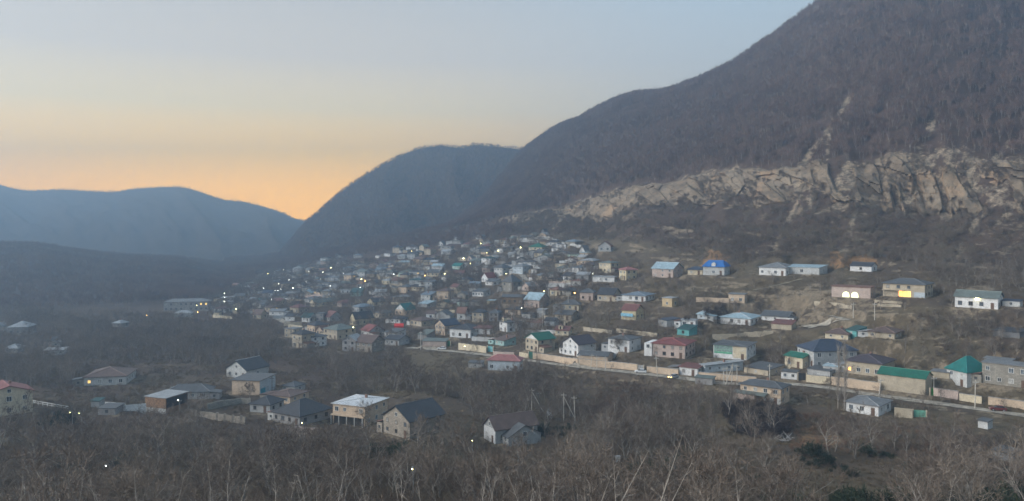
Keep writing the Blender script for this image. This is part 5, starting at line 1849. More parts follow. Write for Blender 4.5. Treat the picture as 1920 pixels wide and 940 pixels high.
def transformer():
    B = at(1030, 787)
    t = thing('transformer', 'pale transformer box on two short posts in the thicket between the utility poles', 'transformer', B)
    for s in (-1, 1):
        mb = MB(); mb.box(s * .55 - .1, s * .55 + .1, -.1, .1, -1, 1.3); mb.obj('post', POLE_MAT, t)
    mb = MB(); mb.box(-.8, .8, -.5, .5, 1.3, 2.7); bx = mb.obj('cabinet', WM('lightgrey'), t)
    mb = MB(); mb.box(-.7, .7, -.56, -.505, 1.4, 2.6); mb.obj('door', WM('white'), bx)
    mb = MB(); mb.box(-.5, .5, -.3, .3, 2.7, 3.2)
    for k in (-.35, 0, .35):
        mb.tube((k, 0, 3.2), (k, 0, 3.6), .08, .05, 6)
    mb.obj('terminal_head', WM('grey'), t)


transformer()

def tank():
    B = at(1799, 852)
    t = thing('water_tank', 'small white water tank on a concrete slab in the scrub at lower right', 'tank', B)
    mb = MB(); mb.box(-1.2, 1.2, -1.0, 1.0, -1.2, .25); mb.obj('slab', WM('lightgrey'), t)
    mb = MB(); mb.tube((0, 0, .25), (0, 0, 1.7), .85, .85, 14); mb.tube((0, 0, 1.7), (0, 0, 2.0), .85, .3, 14); mb.obj('barrel', WM('white'), t)
    mb = MB(); mb.tube((0, 0, 2.0), (0, 0, 2.12), .28, .28, 10); mb.obj('lid', WM('grey'), t)


def cabinet():
    B = at(1158, 868)
    t = thing('cabinet', 'pale grey metal cabinet standing alone in the scrub left of the leaning shoot', 'cabinet', B)
    mb = MB(); mb.box(-.55, .55, -.4, .4, -.6, 1.5); mb.obj('body', WM('lightgrey'), t)
    mb = MB(); mb.box(-.48, .48, -.44, -.402, .1, 1.4); mb.obj('door', WM('dullwhite'), t)
    mb = MB(); mb.hull([(-.65, -.5, 1.503), (.65, -.5, 1.503), (.65, .5, 1.503), (-.65, .5, 1.503)], [(-.6, -.1, 1.75), (.6, -.1, 1.75), (.6, .1, 1.75), (-.6, .1, 1.75)]); mb.obj('lid', WM('grey'), t)


tank()
cabinet()

# ------------------------------------------------------------------ street lamps
LAMP_COL = {'w': ((1.0, 0.97, 0.72), 20.0), 'y': ((1.0, 0.88, 0.32), 22.0), 'o': ((1.0, 0.52, 0.14), 20.0), 'b': ((0.97, 1.0, 0.92), 16.0)}
LAMP_ME = {}


def lamp_mesh(k, r):
    key = (k, r)
    if key not in LAMP_ME:
        bm = bmesh.new(); bmesh.ops.create_icosphere(bm, subdivisions=1, radius=r)
        me = bpy.data.meshes.new('lamp_globe'); bm.to_mesh(me); bm.free()
        c, s = LAMP_COL[k]
        me.materials.append(glow('lamp_light_' + k, c, s))
        LAMP_ME[key] = me
    return LAMP_ME[key]


_pb = MB(); _pb.tube((0, 0, -1), (0, 0, 5.9), .09, .06, 6); _pb.tube((0, 0, 5.85), (0, -1.0, 6.15), .045, .04, 5)
LPOLE = _pb.mesh('lamp_post', plain('lamp_steel', (0.22, 0.22, 0.22), .5))
_hb = MB(); _hb.hull([(-.18, -1.5, 6.18), (.18, -1.5, 6.18), (.18, -.9, 6.16), (-.18, -.9, 6.16)], [(-.12, -1.45, 6.32), (.12, -1.45, 6.32), (.12, -.9, 6.28), (-.12, -.9, 6.28)])
LHEAD = _hb.mesh('lamp_head', MATS['lamp_steel'])

def lamp_ground(px, py, hgt=6.0):
    X = (px - 960) / F * _RY
    z = ZC - (py - HY) / F * _RY
    c = z - height(X, _RY)
    hit = np.nonzero(c <= 0)[0]
    e = int(hit[0]) if len(hit) else len(_RY) - 1
    ok = [i for i in range(max(0, e - 900), e) if c[i] >= hgt and _RY[i] > 100]
    i = ok[-1] if ok else max(0, e - 1)
    return Vector((X[i], _RY[i], z[i] - hgt))


LAMPS = [(430, 516, 'o', 1), (422, 550, 'w', 1), (422, 565, 'w', 1), (444, 579, 'y', 1.5), (372, 585, 'o', 1.2), (370, 572, 'y', 1), (277, 591, 'o', 1.1),
         (503, 513, 'y', 1.2), (532, 506, 'w', 1.3), (543, 525, 'b', .8), (579, 509, 'b', 1), (606, 510, 'w', 1.4), (621, 502, 'y', 1.5), (523, 532, 'w', .9),
         (517, 545, 'b', .9), (522, 545, 'b', .9), (527, 542, 'b', .7), (550, 540, 'w', 1.3), (620, 536, 'b', 1.1), (510, 561, 'b', .9), (495, 540, 'b', 1),
         (663, 613, 'y', 1.5), (627, 610, 'b', .9), (678, 523, 'y', 1.8), (685, 527, 'o', 1.2), (670, 493, 'b', .7), (644, 512, 'b', 1), (575, 529, 'b', .7),
         (739, 514, 'b', 1), (772, 471, 'y', 1.4), (797, 517, 'o', 1.3), (676, 539, 'b', 1.0), (902, 456, 'y', 1.3), (976, 464, 'y', 1.6), (934, 470, 'y', 1.5),
         (913, 474, 'y', .9), (869, 484, 'y', 2.3), (882, 494, 'y', 1.1), (834, 513, 'y', 1.8), (949, 513, 'y', 1.2), (1020, 546, 'y', 1.1), (978, 577, 'w', .8),
         (1077, 549, 'o', 1.7), (1111, 513, 'w', 1), (568, 791, 'y', 1.0), (337, 749, 'w', 1.0), (206, 870, 'b', 1.0), (775, 875, 'y', .8), (886, 824, 'y', .7),
         (726, 745, 'w', .6), (872, 649, 'y', 1.0), (136, 772, 'y', .5), (153, 773, 'y', .5), (422, 557, 'b', .7), (601, 523, 'b', .7)]
for (px, py, k, s) in LAMPS:
    g = lamp_ground(px, py)
    r = round(min(0.07 + 0.00019 * g.y, 0.22) * s, 3)
    col = {'w': 'white', 'y': 'yellowish', 'o': 'orange', 'b': 'cool white'}[k]
    sz = 'very bright ' if s > 1.6 else ('small ' if s < .9 else '')
    t = thing('street_lamp', unique(f'{sz}{col} lit street lamp', px, py), 'street lamp', g, math.atan2(-g.x, g.y) * 0, 'lit street lamps of the valley')
    link('lamp_post', LPOLE, t); hd = link('lamp_head', LHEAD, t)
    link('globe', lamp_mesh(k, r), hd, (0, -1.2, 6.05 - r * .5))


# ------------------------------------------------------------------ cars
def car(px, py, heading, paint, label, van=False, lights=False):
    B = at(px, py)
    t = thing('car', label, 'van' if van else 'car', B + Vector((0, 0, .08)), heading)
    L, W = (4.9, 1.9) if van else (4.2, 1.7)
    prof = [(-L / 2, .35), (-L / 2, .85), (-L / 2 + .15, 1.0), (-L / 2 + .9, 1.02), (L / 2 - 1.1, .98), (L / 2 - .1, .82), (L / 2, .62), (L / 2, .35)]
    if van:
        prof = [(-L / 2, .35), (-L / 2, 1.25), (L / 2 - 1.2, 1.25), (L / 2 - .1, .95), (L / 2, .7), (L / 2, .35)]
    mb = MB()
    n = len(prof); i = 0
    for y, k in ((-W / 2, .94), (-W / 2 + .12, 1), (W / 2 - .12, 1), (W / 2, .94)):
        mb.v += [(x * k if abs(x) > L / 2 - .2 else x, y, z * (1 if z < .5 else (0.5 + k / 2))) for x, z in prof]
    for r_ in range(3):
        for k in range(n):
            k2 = (k + 1) % n
            mb.f.append((r_ * n + k, r_ * n + k2, (r_ + 1) * n + k2, (r_ + 1) * n + k))
    mb.f.append(tuple(range(n))); mb.f.append(tuple(reversed(range(3 * n, 4 * n))))
    bd = mb.obj('body', paint, t); recalc(bd.data)
    zt = 2.1 if van else 1.48
    zb = 1.2 if van else .98
    x0, x1, x2, x3 = ((-L / 2 + .05, -L / 2 + .2, L / 2 - 1.7, L / 2 - 1.0) if van else (-L / 2 + .3, -L / 2 + .85, L / 2 - 1.9, L / 2 - 1.15))
    w1, w2 = W / 2 - .1, W / 2 - .24
    mb = MB(); mb.hull([(x0, -w1, zb), (x3, -w1, zb), (x3, w1, zb), (x0, w1, zb)], [(x1, -w2, zt - .08), (x2, -w2, zt - .08), (x2, w2, zt - .08), (x1, w2, zt - .08)])
    mb.obj('windows', GLASS, bd)
    mb = MB(); mb.hull([(x1 - .05, -w2 - .03, zt - .078), (x2 + .05, -w2 - .03, zt - .078), (x2 + .05, w2 + .03, zt - .078), (x1 - .05, w2 + .03, zt - .078)],
                       [(x1 + .1, -w2 + .05, zt), (x2 - .1, -w2 + .05, zt), (x2 - .1, w2 - .05, zt), (x1 + .1, w2 - .05, zt)])
    mb.obj('roof', paint, bd)
    wm = MB(); wm.tube((0, -.1, 0), (0, .1, 0), .31, .31, 12)
    wme = wm.mesh('wheel', plain('tyre', (0.025, 0.025, 0.025), .8))
    rm = MB(); rm.tube((0, -.105, 0), (0, .105, 0), .18, .18, 10)
    rme = rm.mesh('rim', plain('rim_grey', (0.4, 0.4, 0.4), .4))
    for sx in (-1, 1):
        for sy in (-1, 1):
            o = link('wheel', wme, t, (sx * L * .31, sy * (W / 2 - .1), .31))
            link('rim', rme, o, (0, 0, 0))
    hm = MB(); hm.box(0, .06, -.16, .16, -.07, .07)
    hme = hm.mesh('headlight', glow('headlight_on', (1.0, .62, .1), 22.0) if lights else plain('headlight_off', (.6, .6, .6), .2))
    for sy in (-1, 1):
        link('headlight', hme, t, (L / 2 - .03, sy * W * .33, .66))


WHITEP = plain('paint_white', (0.68, 0.68, 0.67), .3, .5, .05)
SILV = plain('paint_silver', (0.35, 0.35, 0.36), .3, .5, .05)
car(828, 656.5, math.radians(172), WHITEP, 'white car driving on the street below the pink block garage')
car(1201, 700, math.radians(170), WHITEP, 'white hatchback parked before the pale grey gate on the street')
car(805, 634, math.radians(168), WHITEP, 'white van parked in the yard left of the narrow peach gable house', van=True)
car(1263, 710, math.radians(-140), SILV, 'silver car with yellow headlights on, on the street below the little gatehouse', lights=True)
car(1871, 771, math.radians(160), plain('paint_maroon', (0.12, 0.025, 0.02), .4), 'small maroon car on the street at the right edge')


# red canopy in the dense village, its red glow put into the sheet colour
def canopy():
    B = at(748, 618)
    t = thing('canopy', 'bright red canopy in a yard just right of the dull red village roof', 'canopy', B, -math.atan((748 - 960) / F))
    for sx in (-1, 1):
        for sy in (-1, 1):
            mb = MB(); mb.tube((sx * 2.3, sy * 1.5, -1), (sx * 2.3, sy * 1.5, 2.2), .06, .06, 6); mb.obj('post', MATS['lamp_steel'], t)
    mb = MB(); mb.hull([(-2.6, -1.8, 2.1), (2.6, -1.8, 2.1), (2.6, 1.8, 2.2), (-2.6, 1.8, 2.2)], [(-2.5, -.1, 3.3), (2.5, -.1, 3.3), (2.5, .1, 3.3), (-2.5, .1, 3.3)])
    mb.obj('roof_sheet', plain('red_sheet', (0.62, 0.03, 0.02), .5), t)
    mb = MB(); mb.box(-2.6, 2.6, -1.85, -1.8, 1.2, 2.1); mb.obj('side_sheet', plain('red_sheet', (0.62, 0.03, 0.02), .5), t)


canopy()

# ------------------------------------------------------------------ bare trees and scrub
def twig_mat(name, c1, c2, c3, patch=.62):
    m, nt, b = new_mat(name)
    oi = nt.nodes.new('ShaderNodeObjectInfo')
    r = nt.nodes.new('ShaderNodeValToRGB')
    cr = r.color_ramp
    cr.elements[0].color = (*c1, 1); cr.elements[1].color = (*c3, 1)
    e = cr.elements.new(.5); e.color = (*c2, 1)
    nt.links.new(oi.outputs['Random'], r.inputs[0])
    n1 = mrange(nt, noise(nt, 0.7, 3, .6), .35, .65, 0.0, .4)
    geo = nt.nodes.new('ShaderNodeNewGeometry')
    pn = nt.nodes.new('ShaderNodeTexNoise'); pn.inputs['Scale'].default_value = 0.045; pn.inputs['Detail'].default_value = 3
    nt.links.new(geo.outputs['Position'], pn.inputs['Vector'])
    rc = mixc(nt, mrange(nt, pn.outputs['Fac'], .42, .60), r.outputs[0], lum(c1, patch))
    nt.links.new(mixc(nt, n1, rc, lum(c2, .6)), b.inputs['Base Color'])
    b.inputs['Roughness'].default_value = 0.9
    b.inputs['Specular IOR Level'].default_value = 0.2
    return m


TW_TREE = twig_mat('bark_twigs', (0.165, 0.125, 0.100), (0.205, 0.160, 0.128), (0.240, 0.195, 0.155))
TW_BUSH = twig_mat('scrub_twigs', (0.175, 0.118, 0.086), (0.205, 0.160, 0.122), (0.190, 0.165, 0.112))
TW_RUST = twig_mat('rusty_scrub', (0.215, 0.115, 0.070), (0.225, 0.130, 0.082), (0.180, 0.120, 0.085))
TW_FOREST = twig_mat('forest_twigs', (0.165, 0.100, 0.085), (0.205, 0.130, 0.105), (0.180, 0.128, 0.100), .68)
TW_GREEN = twig_mat('evergreen_scrub', (0.030, 0.050, 0.034), (0.045, 0.065, 0.040), (0.060, 0.075, 0.045))
TW_DARK = twig_mat('dark_bramble', (0.052, 0.042, 0.046), (0.064, 0.051, 0.052), (0.075, 0.060, 0.054))
BARK = plain('bark', (0.23, 0.20, 0.17), .95, 3.0, .35)
BARK_PALE = plain('bark_pale', (0.30, 0.265, 0.23), .9, 3.0, .3)


class Tree:
    """tapered trunk and limbs as tubes, twigs as thin tapering slivers"""
    def __init__(self, seed):
        self.r = random.Random(seed)
        self.trunk, self.crown, self.tw = [], [], []

    def rv(self, k=1.0):
        r = self.r
        return Vector((r.gauss(0, 1), r.gauss(0, 1), r.gauss(0, 1))) * k

    def limb(self, p, d, L, rad, depth, maxd, nb, ntw, up, bend, store, twl, tww):
        n = 3 if depth < 2 else 2
        pts = [p.copy()]
        dd = d.normalized()
        for i in range(n):
            dd = (dd + self.rv(bend) + Vector((0, 0, up))).normalized()
            pts.append(pts[-1] + dd * (L / n))
        radii = [rad * (1 - 0.62 * i / n) for i in range(n + 1)]
        for i in range(n):
            store.append((pts[i], pts[i + 1], radii[i], radii[i + 1], 5 if depth == 0 else (4 if depth == 1 else 3)))
        if depth < maxd:
            k = nb[depth]
            for j in range(k):
                t = 0.35 + 0.65 * (j + self.r.random()) / k if depth else 0.28 + 0.72 * (j + self.r.random()) / k
                s = min(int(t * n), n - 1); f = t * n - s
                q = pts[s].lerp(pts[s + 1], f)
                ax = self.rv(); ax.z *= .3
                side = dd.cross(ax).normalized()
                nd = (dd * self.r.uniform(.45, .8) + side * self.r.uniform(.55, 1.0) + Vector((0, 0, up * 1.5))).normalized()
                self.limb(q, nd, L * self.r.uniform(.45, .72) * (1.1 - .35 * t), max(rad * (1 - .6 * t) * .6, .008), depth + 1, maxd, nb, ntw, up, bend, self.crown, twl, tww)
        if depth >= maxd - 1:
            for j in range(ntw if depth == maxd else ntw // 2):
                t = self.r.random()
                s = min(int(t * n), n - 1); f = t * n - s
                q = pts[s].lerp(pts[s + 1], f)
                nd = (dd * .8 + self.rv(.55) + Vector((0, 0, up * 2))).normalized()
                self.tw.append((q, nd, twl * self.r.uniform(.5, 1.25), tww * self.r.uniform(.7, 1.3)))

    def tubes(self, segs):
        V, Fc = [], []
        for a, b, ra, rb, n in segs:
            d = (b - a)
            if d.length < 1e-6: continue
            d.normalize()
            u = d.orthogonal().normalized(); w = d.cross(u)
            i = len(V)
            for p, r in ((a, ra), (b, rb)):
                for k in range(n):
                    t = 2 * math.pi * k / n
                    V.append(p + (u * math.cos(t) + w * math.sin(t)) * r)
            for k in range(n):
                k2 = (k + 1) % n
                Fc.append((i + k, i + k2, i + n + k2, i + n + k))
        return V, Fc

    def slivers(self):
        V, Fc = [], []
        for q, d, L, w in self.tw:
            s = d.cross(self.rv()).normalized() * w * .5
            i = len(V)
            V += [q - s, q + s, q + d * L + self.rv(.05 * L)]
            Fc.append((i, i + 1, i + 2))
        return V, Fc

    def meshes(self, name, m_trunk, m_twig, joined=False):
        V1, F1 = self.tubes(self.trunk)
        V2, F2 = self.tubes(self.crown)
        V3, F3 = self.slivers()
        o2 = len(V2)
        Vc = V2 + V3; Fcn = F2 + [tuple(i + o2 for i in f) for f in F3]
        if joined:
            o1 = len(V1)
            me = bpy.data.meshes.new(name)
            me.from_pydata([tuple(v) for v in V1 + Vc], [], F1 + [tuple(i + o1 for i in f) for f in Fcn])
            me.materials.append(m_twig); me.materials.append(m_trunk)
            k = len(F1) + len(F2)
            me.polygons.foreach_set('material_index', [1] * k + [0] * (len(me.polygons) - k))
            return me
        a = bpy.data.meshes.new(name + '_trunk'); a.from_pydata([tuple(v) for v in V1], [], F1); a.materials.append(m_trunk)
        c = bpy.data.meshes.new(name + '_crown'); c.from_pydata([tuple(v) for v in Vc], [], Fcn); c.materials.append(m_twig); c.materials.append(m_trunk)
        c.polygons.foreach_set('material_index', [1] * len(F2) + [0] * (len(Fcn) - len(F2)))
        return a, c


def make_tree(seed, H, spread=1.0, fine=1.0, tww=.035):
    t = Tree(seed)
    r = t.r
    stems = r.choice([1, 1, 2])
    for s in range(stems):
        d = Vector((r.uniform(-.2, .2), r.uniform(-.2, .2), 1)) if stems == 1 else Vector((r.uniform(-.4, .4) * spread, r.uniform(-.4, .4) * spread, 1))
        t.limb(Vector((0, 0, -.4)), d, H * .78, .02 * H, 0, 3, (int(6 * fine) + 2, 4, 3), int(7 * fine), .10, .16 * spread, t.trunk, H * .11, tww)
    return t


def make_bush(seed, H, n=9, ntw=14, tww=.03, up=.12, spread=.75):
    t = Tree(seed)
    for k in range(n):
        a = 2 * math.pi * (k + t.r.random()) / n
        s = t.r.uniform(.15, 1) * spread
        t.limb(Vector((math.cos(a) * .15, math.sin(a) * .15, -.2)), Vector((math.cos(a) * s, math.sin(a) * s, 1)), H * t.r.uniform(.6, 1.0), .012 * H, 1, 2, (0, 5), ntw, up, .2, t.trunk, H * .22, tww)
    return t


def make_clump(seed, H, n=170, tww=.16, rx=.36):
    """far woodland tree: a trunk and a cloud of twig slivers, uneven outline"""
    t = Tree(seed)
    r = t.r
    t.trunk.append((Vector((0, 0, -.5)), Vector((r.uniform(-.2, .2), r.uniform(-.2, .2), H * .6)), .016 * H, .008 * H, 4))
    for k in range(6):
        a = r.uniform(0, 6.28)
        e = Vector((math.cos(a) * rx * H * .6, math.sin(a) * rx * H * .6, H * r.uniform(.6, .95)))
        t.trunk.append((Vector((0, 0, H * r.uniform(.2, .45))), e, .009 * H, .004 * H, 3))
        for j in range(n // 6):
            q = Vector((0, 0, H * .35)).lerp(e, r.uniform(.3, 1.05)) + t.rv(.07 * H)
            d = (Vector((q.x * .12, q.y * .12, .8)) + t.rv(.5)).normalized()
            t.tw.append((q, d, H * r.uniform(.10, .22), tww * r.uniform(.6, 1.2)))
    return t


# prototypes shared by the instanced masses: kept in a collection that is not part of the scene
def proto_collection(name, meshes):
    c = bpy.data.collections.new(name)
    for i, me in enumerate(meshes):
        o = bpy.data.objects.new(f'{name}_{i:02d}', me)
        c.objects.link(o)
    return c


P_TREE = proto_collection('orchard_trees', [make_tree(100 + i, 6.5, 1.1, .8, .05).meshes('orchard', BARK, TW_TREE, True) for i in range(5)])
P_BUSH = proto_collection('scrub', [make_bush(200 + i, 3.0, 9, 12, .035).meshes('scrub', BARK, TW_BUSH, True) for i in range(5)])
P_RUST = proto_collection('rust_scrub', [make_bush(220 + i, 2.6, 9, 12, .035).meshes('rust_scrub', BARK, TW_RUST, True) for i in range(3)])
P_GREEN = proto_collection('green_scrub', [make_bush(240 + i, 2.4, 12, 22, .07, .05, 1.0).meshes('green_scrub', BARK, TW_GREEN, True) for i in range(3)])
P_DARK = proto_collection('dark_scrub', [make_bush(260 + i, 3.0, 14, 22, .06, .05, 1.0).meshes('dark_scrub', BARK, TW_DARK, True) for i in range(3)])
def make_tuft(seed):
    t = Tree(seed)
    for k in range(26):
        a = t.r.uniform(0, 6.28)
        q = Vector((math.cos(a), math.sin(a), 0)) * t.r.uniform(0, .55)
        t.tw.append((q, (Vector((0, 0, 1)) + t.rv(.35)).normalized(), t.r.uniform(.25, .7), .05))
    return t


TW_GRASS = twig_mat('dry_grass', (.165, .125, .080), (.19, .145, .095), (.135, .115, .072), .8)
P_GRASS = proto_collection('grass', [make_tuft(280 + i).meshes('grass', BARK, TW_GRASS, True) for i in range(4)])
P_WOOD = proto_collection('woods', [make_clump(300 + i, 8.0).meshes('woods', BARK, TW_FOREST, True) for i in range(5)])
P_FAR = proto_collection('far_woods', [make_clump(340 + i, 11.0, 60, .5, .36).meshes('far_woods', BARK, TW_FOREST, True) for i in range(3)])


def scatter(name, pts, scale, coll, label, zs=None):
    n = len(pts)
    me = bpy.data.meshes.new(name)
    me.vertices.add(n)
    me.vertices.foreach_set('co', np.asarray(pts, np.float32).ravel())
    g = np.random.default_rng(len(name) * 7 + n)
    for nm, arr in (('rz', g.uniform(0, 6.283, n)), ('sc', scale), ('tilt', g.normal(0, .07, n))):
        a = me.attributes.new(nm, 'FLOAT', 'POINT'); a.data.foreach_set('value', np.asarray(arr, np.float32))
    a = me.attributes.new('pick', 'INT', 'POINT'); a.data.foreach_set('value', g.integers(0, len(coll.objects), n).astype(np.int32))
    o = link(name, me)
    ng = bpy.data.node_groups.new(name + '_instances', 'GeometryNodeTree')
    ng.interface.new_socket('Geometry', in_out='INPUT', socket_type='NodeSocketGeometry')
    ng.interface.new_socket('Geometry', in_out='OUTPUT', socket_type='NodeSocketGeometry')
    N, L = ng.nodes, ng.links
    gi, go = N.new('NodeGroupInput'), N.new('NodeGroupOutput')
    ci = N.new('GeometryNodeCollectionInfo')
    ci.inputs['Collection'].default_value = coll
    ci.inputs['Separate Children'].default_value = True
    ci.inputs['Reset Children'].default_value = True
    iop = N.new('GeometryNodeInstanceOnPoints')
    iop.inputs['Pick Instance'].default_value = True

    def at_(nm, typ='FLOAT'):
        x = N.new('GeometryNodeInputNamedAttribute'); x.data_type = typ
        x.inputs['Name'].default_value = nm
        return x.outputs['Attribute']
    cx = N.new('ShaderNodeCombineXYZ')
    L.new(at_('tilt'), cx.inputs[0]); L.new(at_('rz'), cx.inputs[2])
    L.new(gi.outputs[0], iop.inputs['Points']); L.new(ci.outputs[0], iop.inputs['Instance'])
    L.new(at_('pick', 'INT'), iop.inputs['Instance Index'])
    L.new(cx.outputs[0], iop.inputs['Rotation']); L.new(at_('sc'), iop.inputs['Scale'])
    L.new(iop.outputs[0], go.inputs[0])
    md = o.modifiers.new('instances', 'NODES'); md.node_group = ng
    tag(o, label, None, None, 'stuff')
    return o


# ---- where things grow
def sample_ground(n, y0, y1, px0, px1, g):
    """points spread evenly over the ground area between two distances and two photograph columns"""
    Y = np.sqrt(g.uniform(y0 * y0, y1 * y1, n))
    px = g.uniform(px0, px1, n)
    X = (px - 960) / F * Y
    return X, Y, height(X, Y), px


HB = np.array([(min(h['x0'], h['x1']), max(h['x2'], h['x1']), h['yr'], h['ye'], h['yb'], h['cy'] - h['WB'] * .5, h['cx'], h['cy'], max(h['WA'], h['WB']) * .5, 0 if h.get('auto') else 1) for h in HOUSES])
RP = np.concatenate([Q[::2] for Q in ROADQ]); RW = np.concatenate([np.full(len(Q[::2]), r[2]) for r, Q in zip(ROADS, ROADQ)])
RPX = 960 + F * RP[:, 0] / RP[:, 1]; RPY = HY - F * (RP[:, 2] - ZC) / RP[:, 1]
WALLS_PX = [(1352, 1490, 762, 822), (1485, 1730, 800, 858), (1500, 1700, 850, 905), (1480, 1690, 868, 925), (1780, 1812, 826, 854), (1862, 1915, 850, 868), (1150, 1166, 852, 868), (50, 130, 748, 766), (1458, 1482, 806, 832), (990, 1022, 728, 774), (1050, 1085, 738, 795), (1022, 1040, 764, 786), (905, 960, 782, 830), (715, 772, 765, 822), (1000, 1280, 668, 706), (1310, 1420, 704, 720), (1512, 1655, 712, 740), (1750, 1930, 736, 772), (858, 1000, 652, 674), (197, 276, 756, 776), (385, 510, 757, 797), (1390, 1500, 720, 764)]


def keep_mask(X, Y, Z, hgt, g, see=0.12, auto_see=0.4, road_see=0.15, wid=2.0):
    px = 960 + F * X / Y
    pg = HY - F * (Z - ZC) / Y
    pt = HY - F * (Z + hgt * .92 - ZC) / Y
    wpx = wid * F / Y * .5
    ok = np.ones(len(X), bool)
    rr = g.random(len(X))
    for (x0, x1, yr, ye, yb, yn, cx, cyy, rad, man) in HB:
        near = np.hypot(X - cx, Y - cyy) < (rad + 1.2 if man else rad * .8 + .6)
        ok &= ~near
        s = see if man else auto_see
        blk = (px + wpx > x0) & (px - wpx < x1) & (Y < yn) & (Y > yn - 160) & (pt < yb - .25 * (yb - ye)) & (pg > yr) & (rr > s)
        ok &= ~blk
    for i in range(0, len(RP)):
        d = (np.abs(X - RP[i, 0]) < RW[i] / 2 + 1) & (np.abs(Y - RP[i, 1]) < RW[i] / 2 + 1)
        ok &= ~d
        blk = (np.abs(px - RPX[i]) < wpx + 3) & (Y < RP[i, 1]) & (Y > RP[i, 1] - 120) & (pt < RPY[i] - 2) & (rr > road_see)
        ok &= ~blk
    for (x0, x1, yt, yb) in WALLS_PX:
        blk = (px + wpx > x0) & (px - wpx < x1) & (pt < yb - 3) & (pg > yb + 1) & (rr > see)
        ok &= ~blk
    return ok


def thin(X, Y, spacing, prio=None):
    """drop points that stand closer than spacing to an earlier one"""
    cell = {}
    keep = np.zeros(len(X), bool)
    sp = np.broadcast_to(spacing, X.shape)
    for i in range(len(X)):
        s = sp[i]
        k = (int(X[i] // 4), int(Y[i] // 4))
        bad = False
        for a in (-1, 0, 1):
            for b in (-1, 0, 1):
                for j in cell.get((k[0] + a, k[1] + b), ()):
                    if (X[j] - X[i]) ** 2 + (Y[j] - Y[i]) ** 2 < s * s:
                        bad = True; break
                if bad: break
            if bad: break
        if not bad:
            keep[i] = True
            cell.setdefault(k, []).append(i)
    return keep


THICKET = [(-200, 800), (60, 800), (180, 800), (270, 800), (400, 800), (470, 805), (540, 815), (640, 812), (720, 830), (900, 838), (880, 760), (760, 735), (620, 745), (640, 720),
           (560, 690), (540, 655), (640, 668), (740, 665), (800, 690), (880, 705), (985, 700), (1100, 705), (1200, 712), (1290, 722), (1340, 735), (1380, 770), (1480, 775),
           (1560, 790), (1600, 795), (1700, 800), (1760, 800), (1960, 830), (2100, 1200), (-300, 1200)]
LEFTVAL = [(-200, 575), (200, 600), (480, 600), (530, 620), (560, 660), (520, 690), (440, 665), (420, 690), (300, 680), (160, 685), (150, 720), (60, 730), (-200, 700)]
VILL = VPOLY
UPSLOPE = [(1060, 520), (1210, 470), (1200, 520), (1300, 525), (1300, 550), (1230, 545), (1160, 540), (1090, 560)]
HEDGE = [[(1230, 572), (1380, 575), (1480, 590), (1500, 600), (1440, 598), (1340, 585), (1240, 580)], [(1400, 552), (1480, 530), (1640, 520), (1650, 540), (1560, 550), (1480, 556), (1420, 562)],
         [(1690, 600), (1930, 590), (1930, 660), (1760, 680), (1680, 650)], [(1690, 490), (1930, 500), (1930, 540), (1760, 550), (1740, 520)], [(1420, 655), (1500, 640), (1490, 665), (1440, 680)],
         [(1410, 640), (1310, 660), (1210, 650), (1230, 640)], [(1090, 580), (1160, 575), (1160, 612), (1095, 612)], [(830, 500), (905, 500), (905, 545), (830, 540)],
         [(995, 480), (1120, 480), (1120, 525), (1010, 525)], [(890, 565), (980, 575), (940, 590), (870, 585)]]
CLEAR = [[(1495, 868), (1620, 905), (1700, 960), (1420, 960), (1440, 895)], [(385, 756), (505, 756), (505, 795), (385, 790)], [(760, 656), (905, 672), (880, 700), (780, 715)],
         [(1470, 790), (1590, 800), (1600, 845), (1480, 850)]]


def anyp(polys, x, y):
    m = np.zeros(len(x), bool)
    for p in polys:
        m |= in_poly(p, x, y)
    return m


MARKS = LANDMARKS + [dict(x1=x, yb=y, ye=y, short=s) for x, y, s in (
    (1230, 870, 'long pale leaning shoot'), (1420, 795, 'dark bramble thicket'), (1577, 745, 'two poplars'), (1030, 775, 'transformer box'),
    (1057, 768, 'tall braced pole'), (1140, 890, 'pale forked shoots'), (430, 890, 'crooked pale branches'), (125, 900, 'thin pale shoots at bottom left'),
    (535, 895, 'two pale branches at the bottom'), (90, 762, 'white railing'), (430, 775, 'walled lawn'), (1468, 828, 'bleached branch heap'),
    (1871, 769, 'maroon car'), (206, 870, 'lone lamp at bottom left'), (775, 875, 'lone lamp at the bottom'), (886, 824, 'small lamp in the thicket'),
    (1725, 783, 'teal fence gate'), (1560, 890, 'grassy clearing at bottom right'), (1700, 880, 'dark evergreen patch'), (565, 815, 'pink wall'),
    (235, 765, 'white metal fence'), (1690, 925, 'bottom edge evergreen scrub'), (1860, 880, 'bottom right corner scrub'), (960, 900, 'middle of the bottom edge'),
    (1320, 920, 'bottom edge below the bramble'), (660, 855, 'evergreen scrub below the stone gable'), (300, 850, 'scrub below the boarded shed'))]


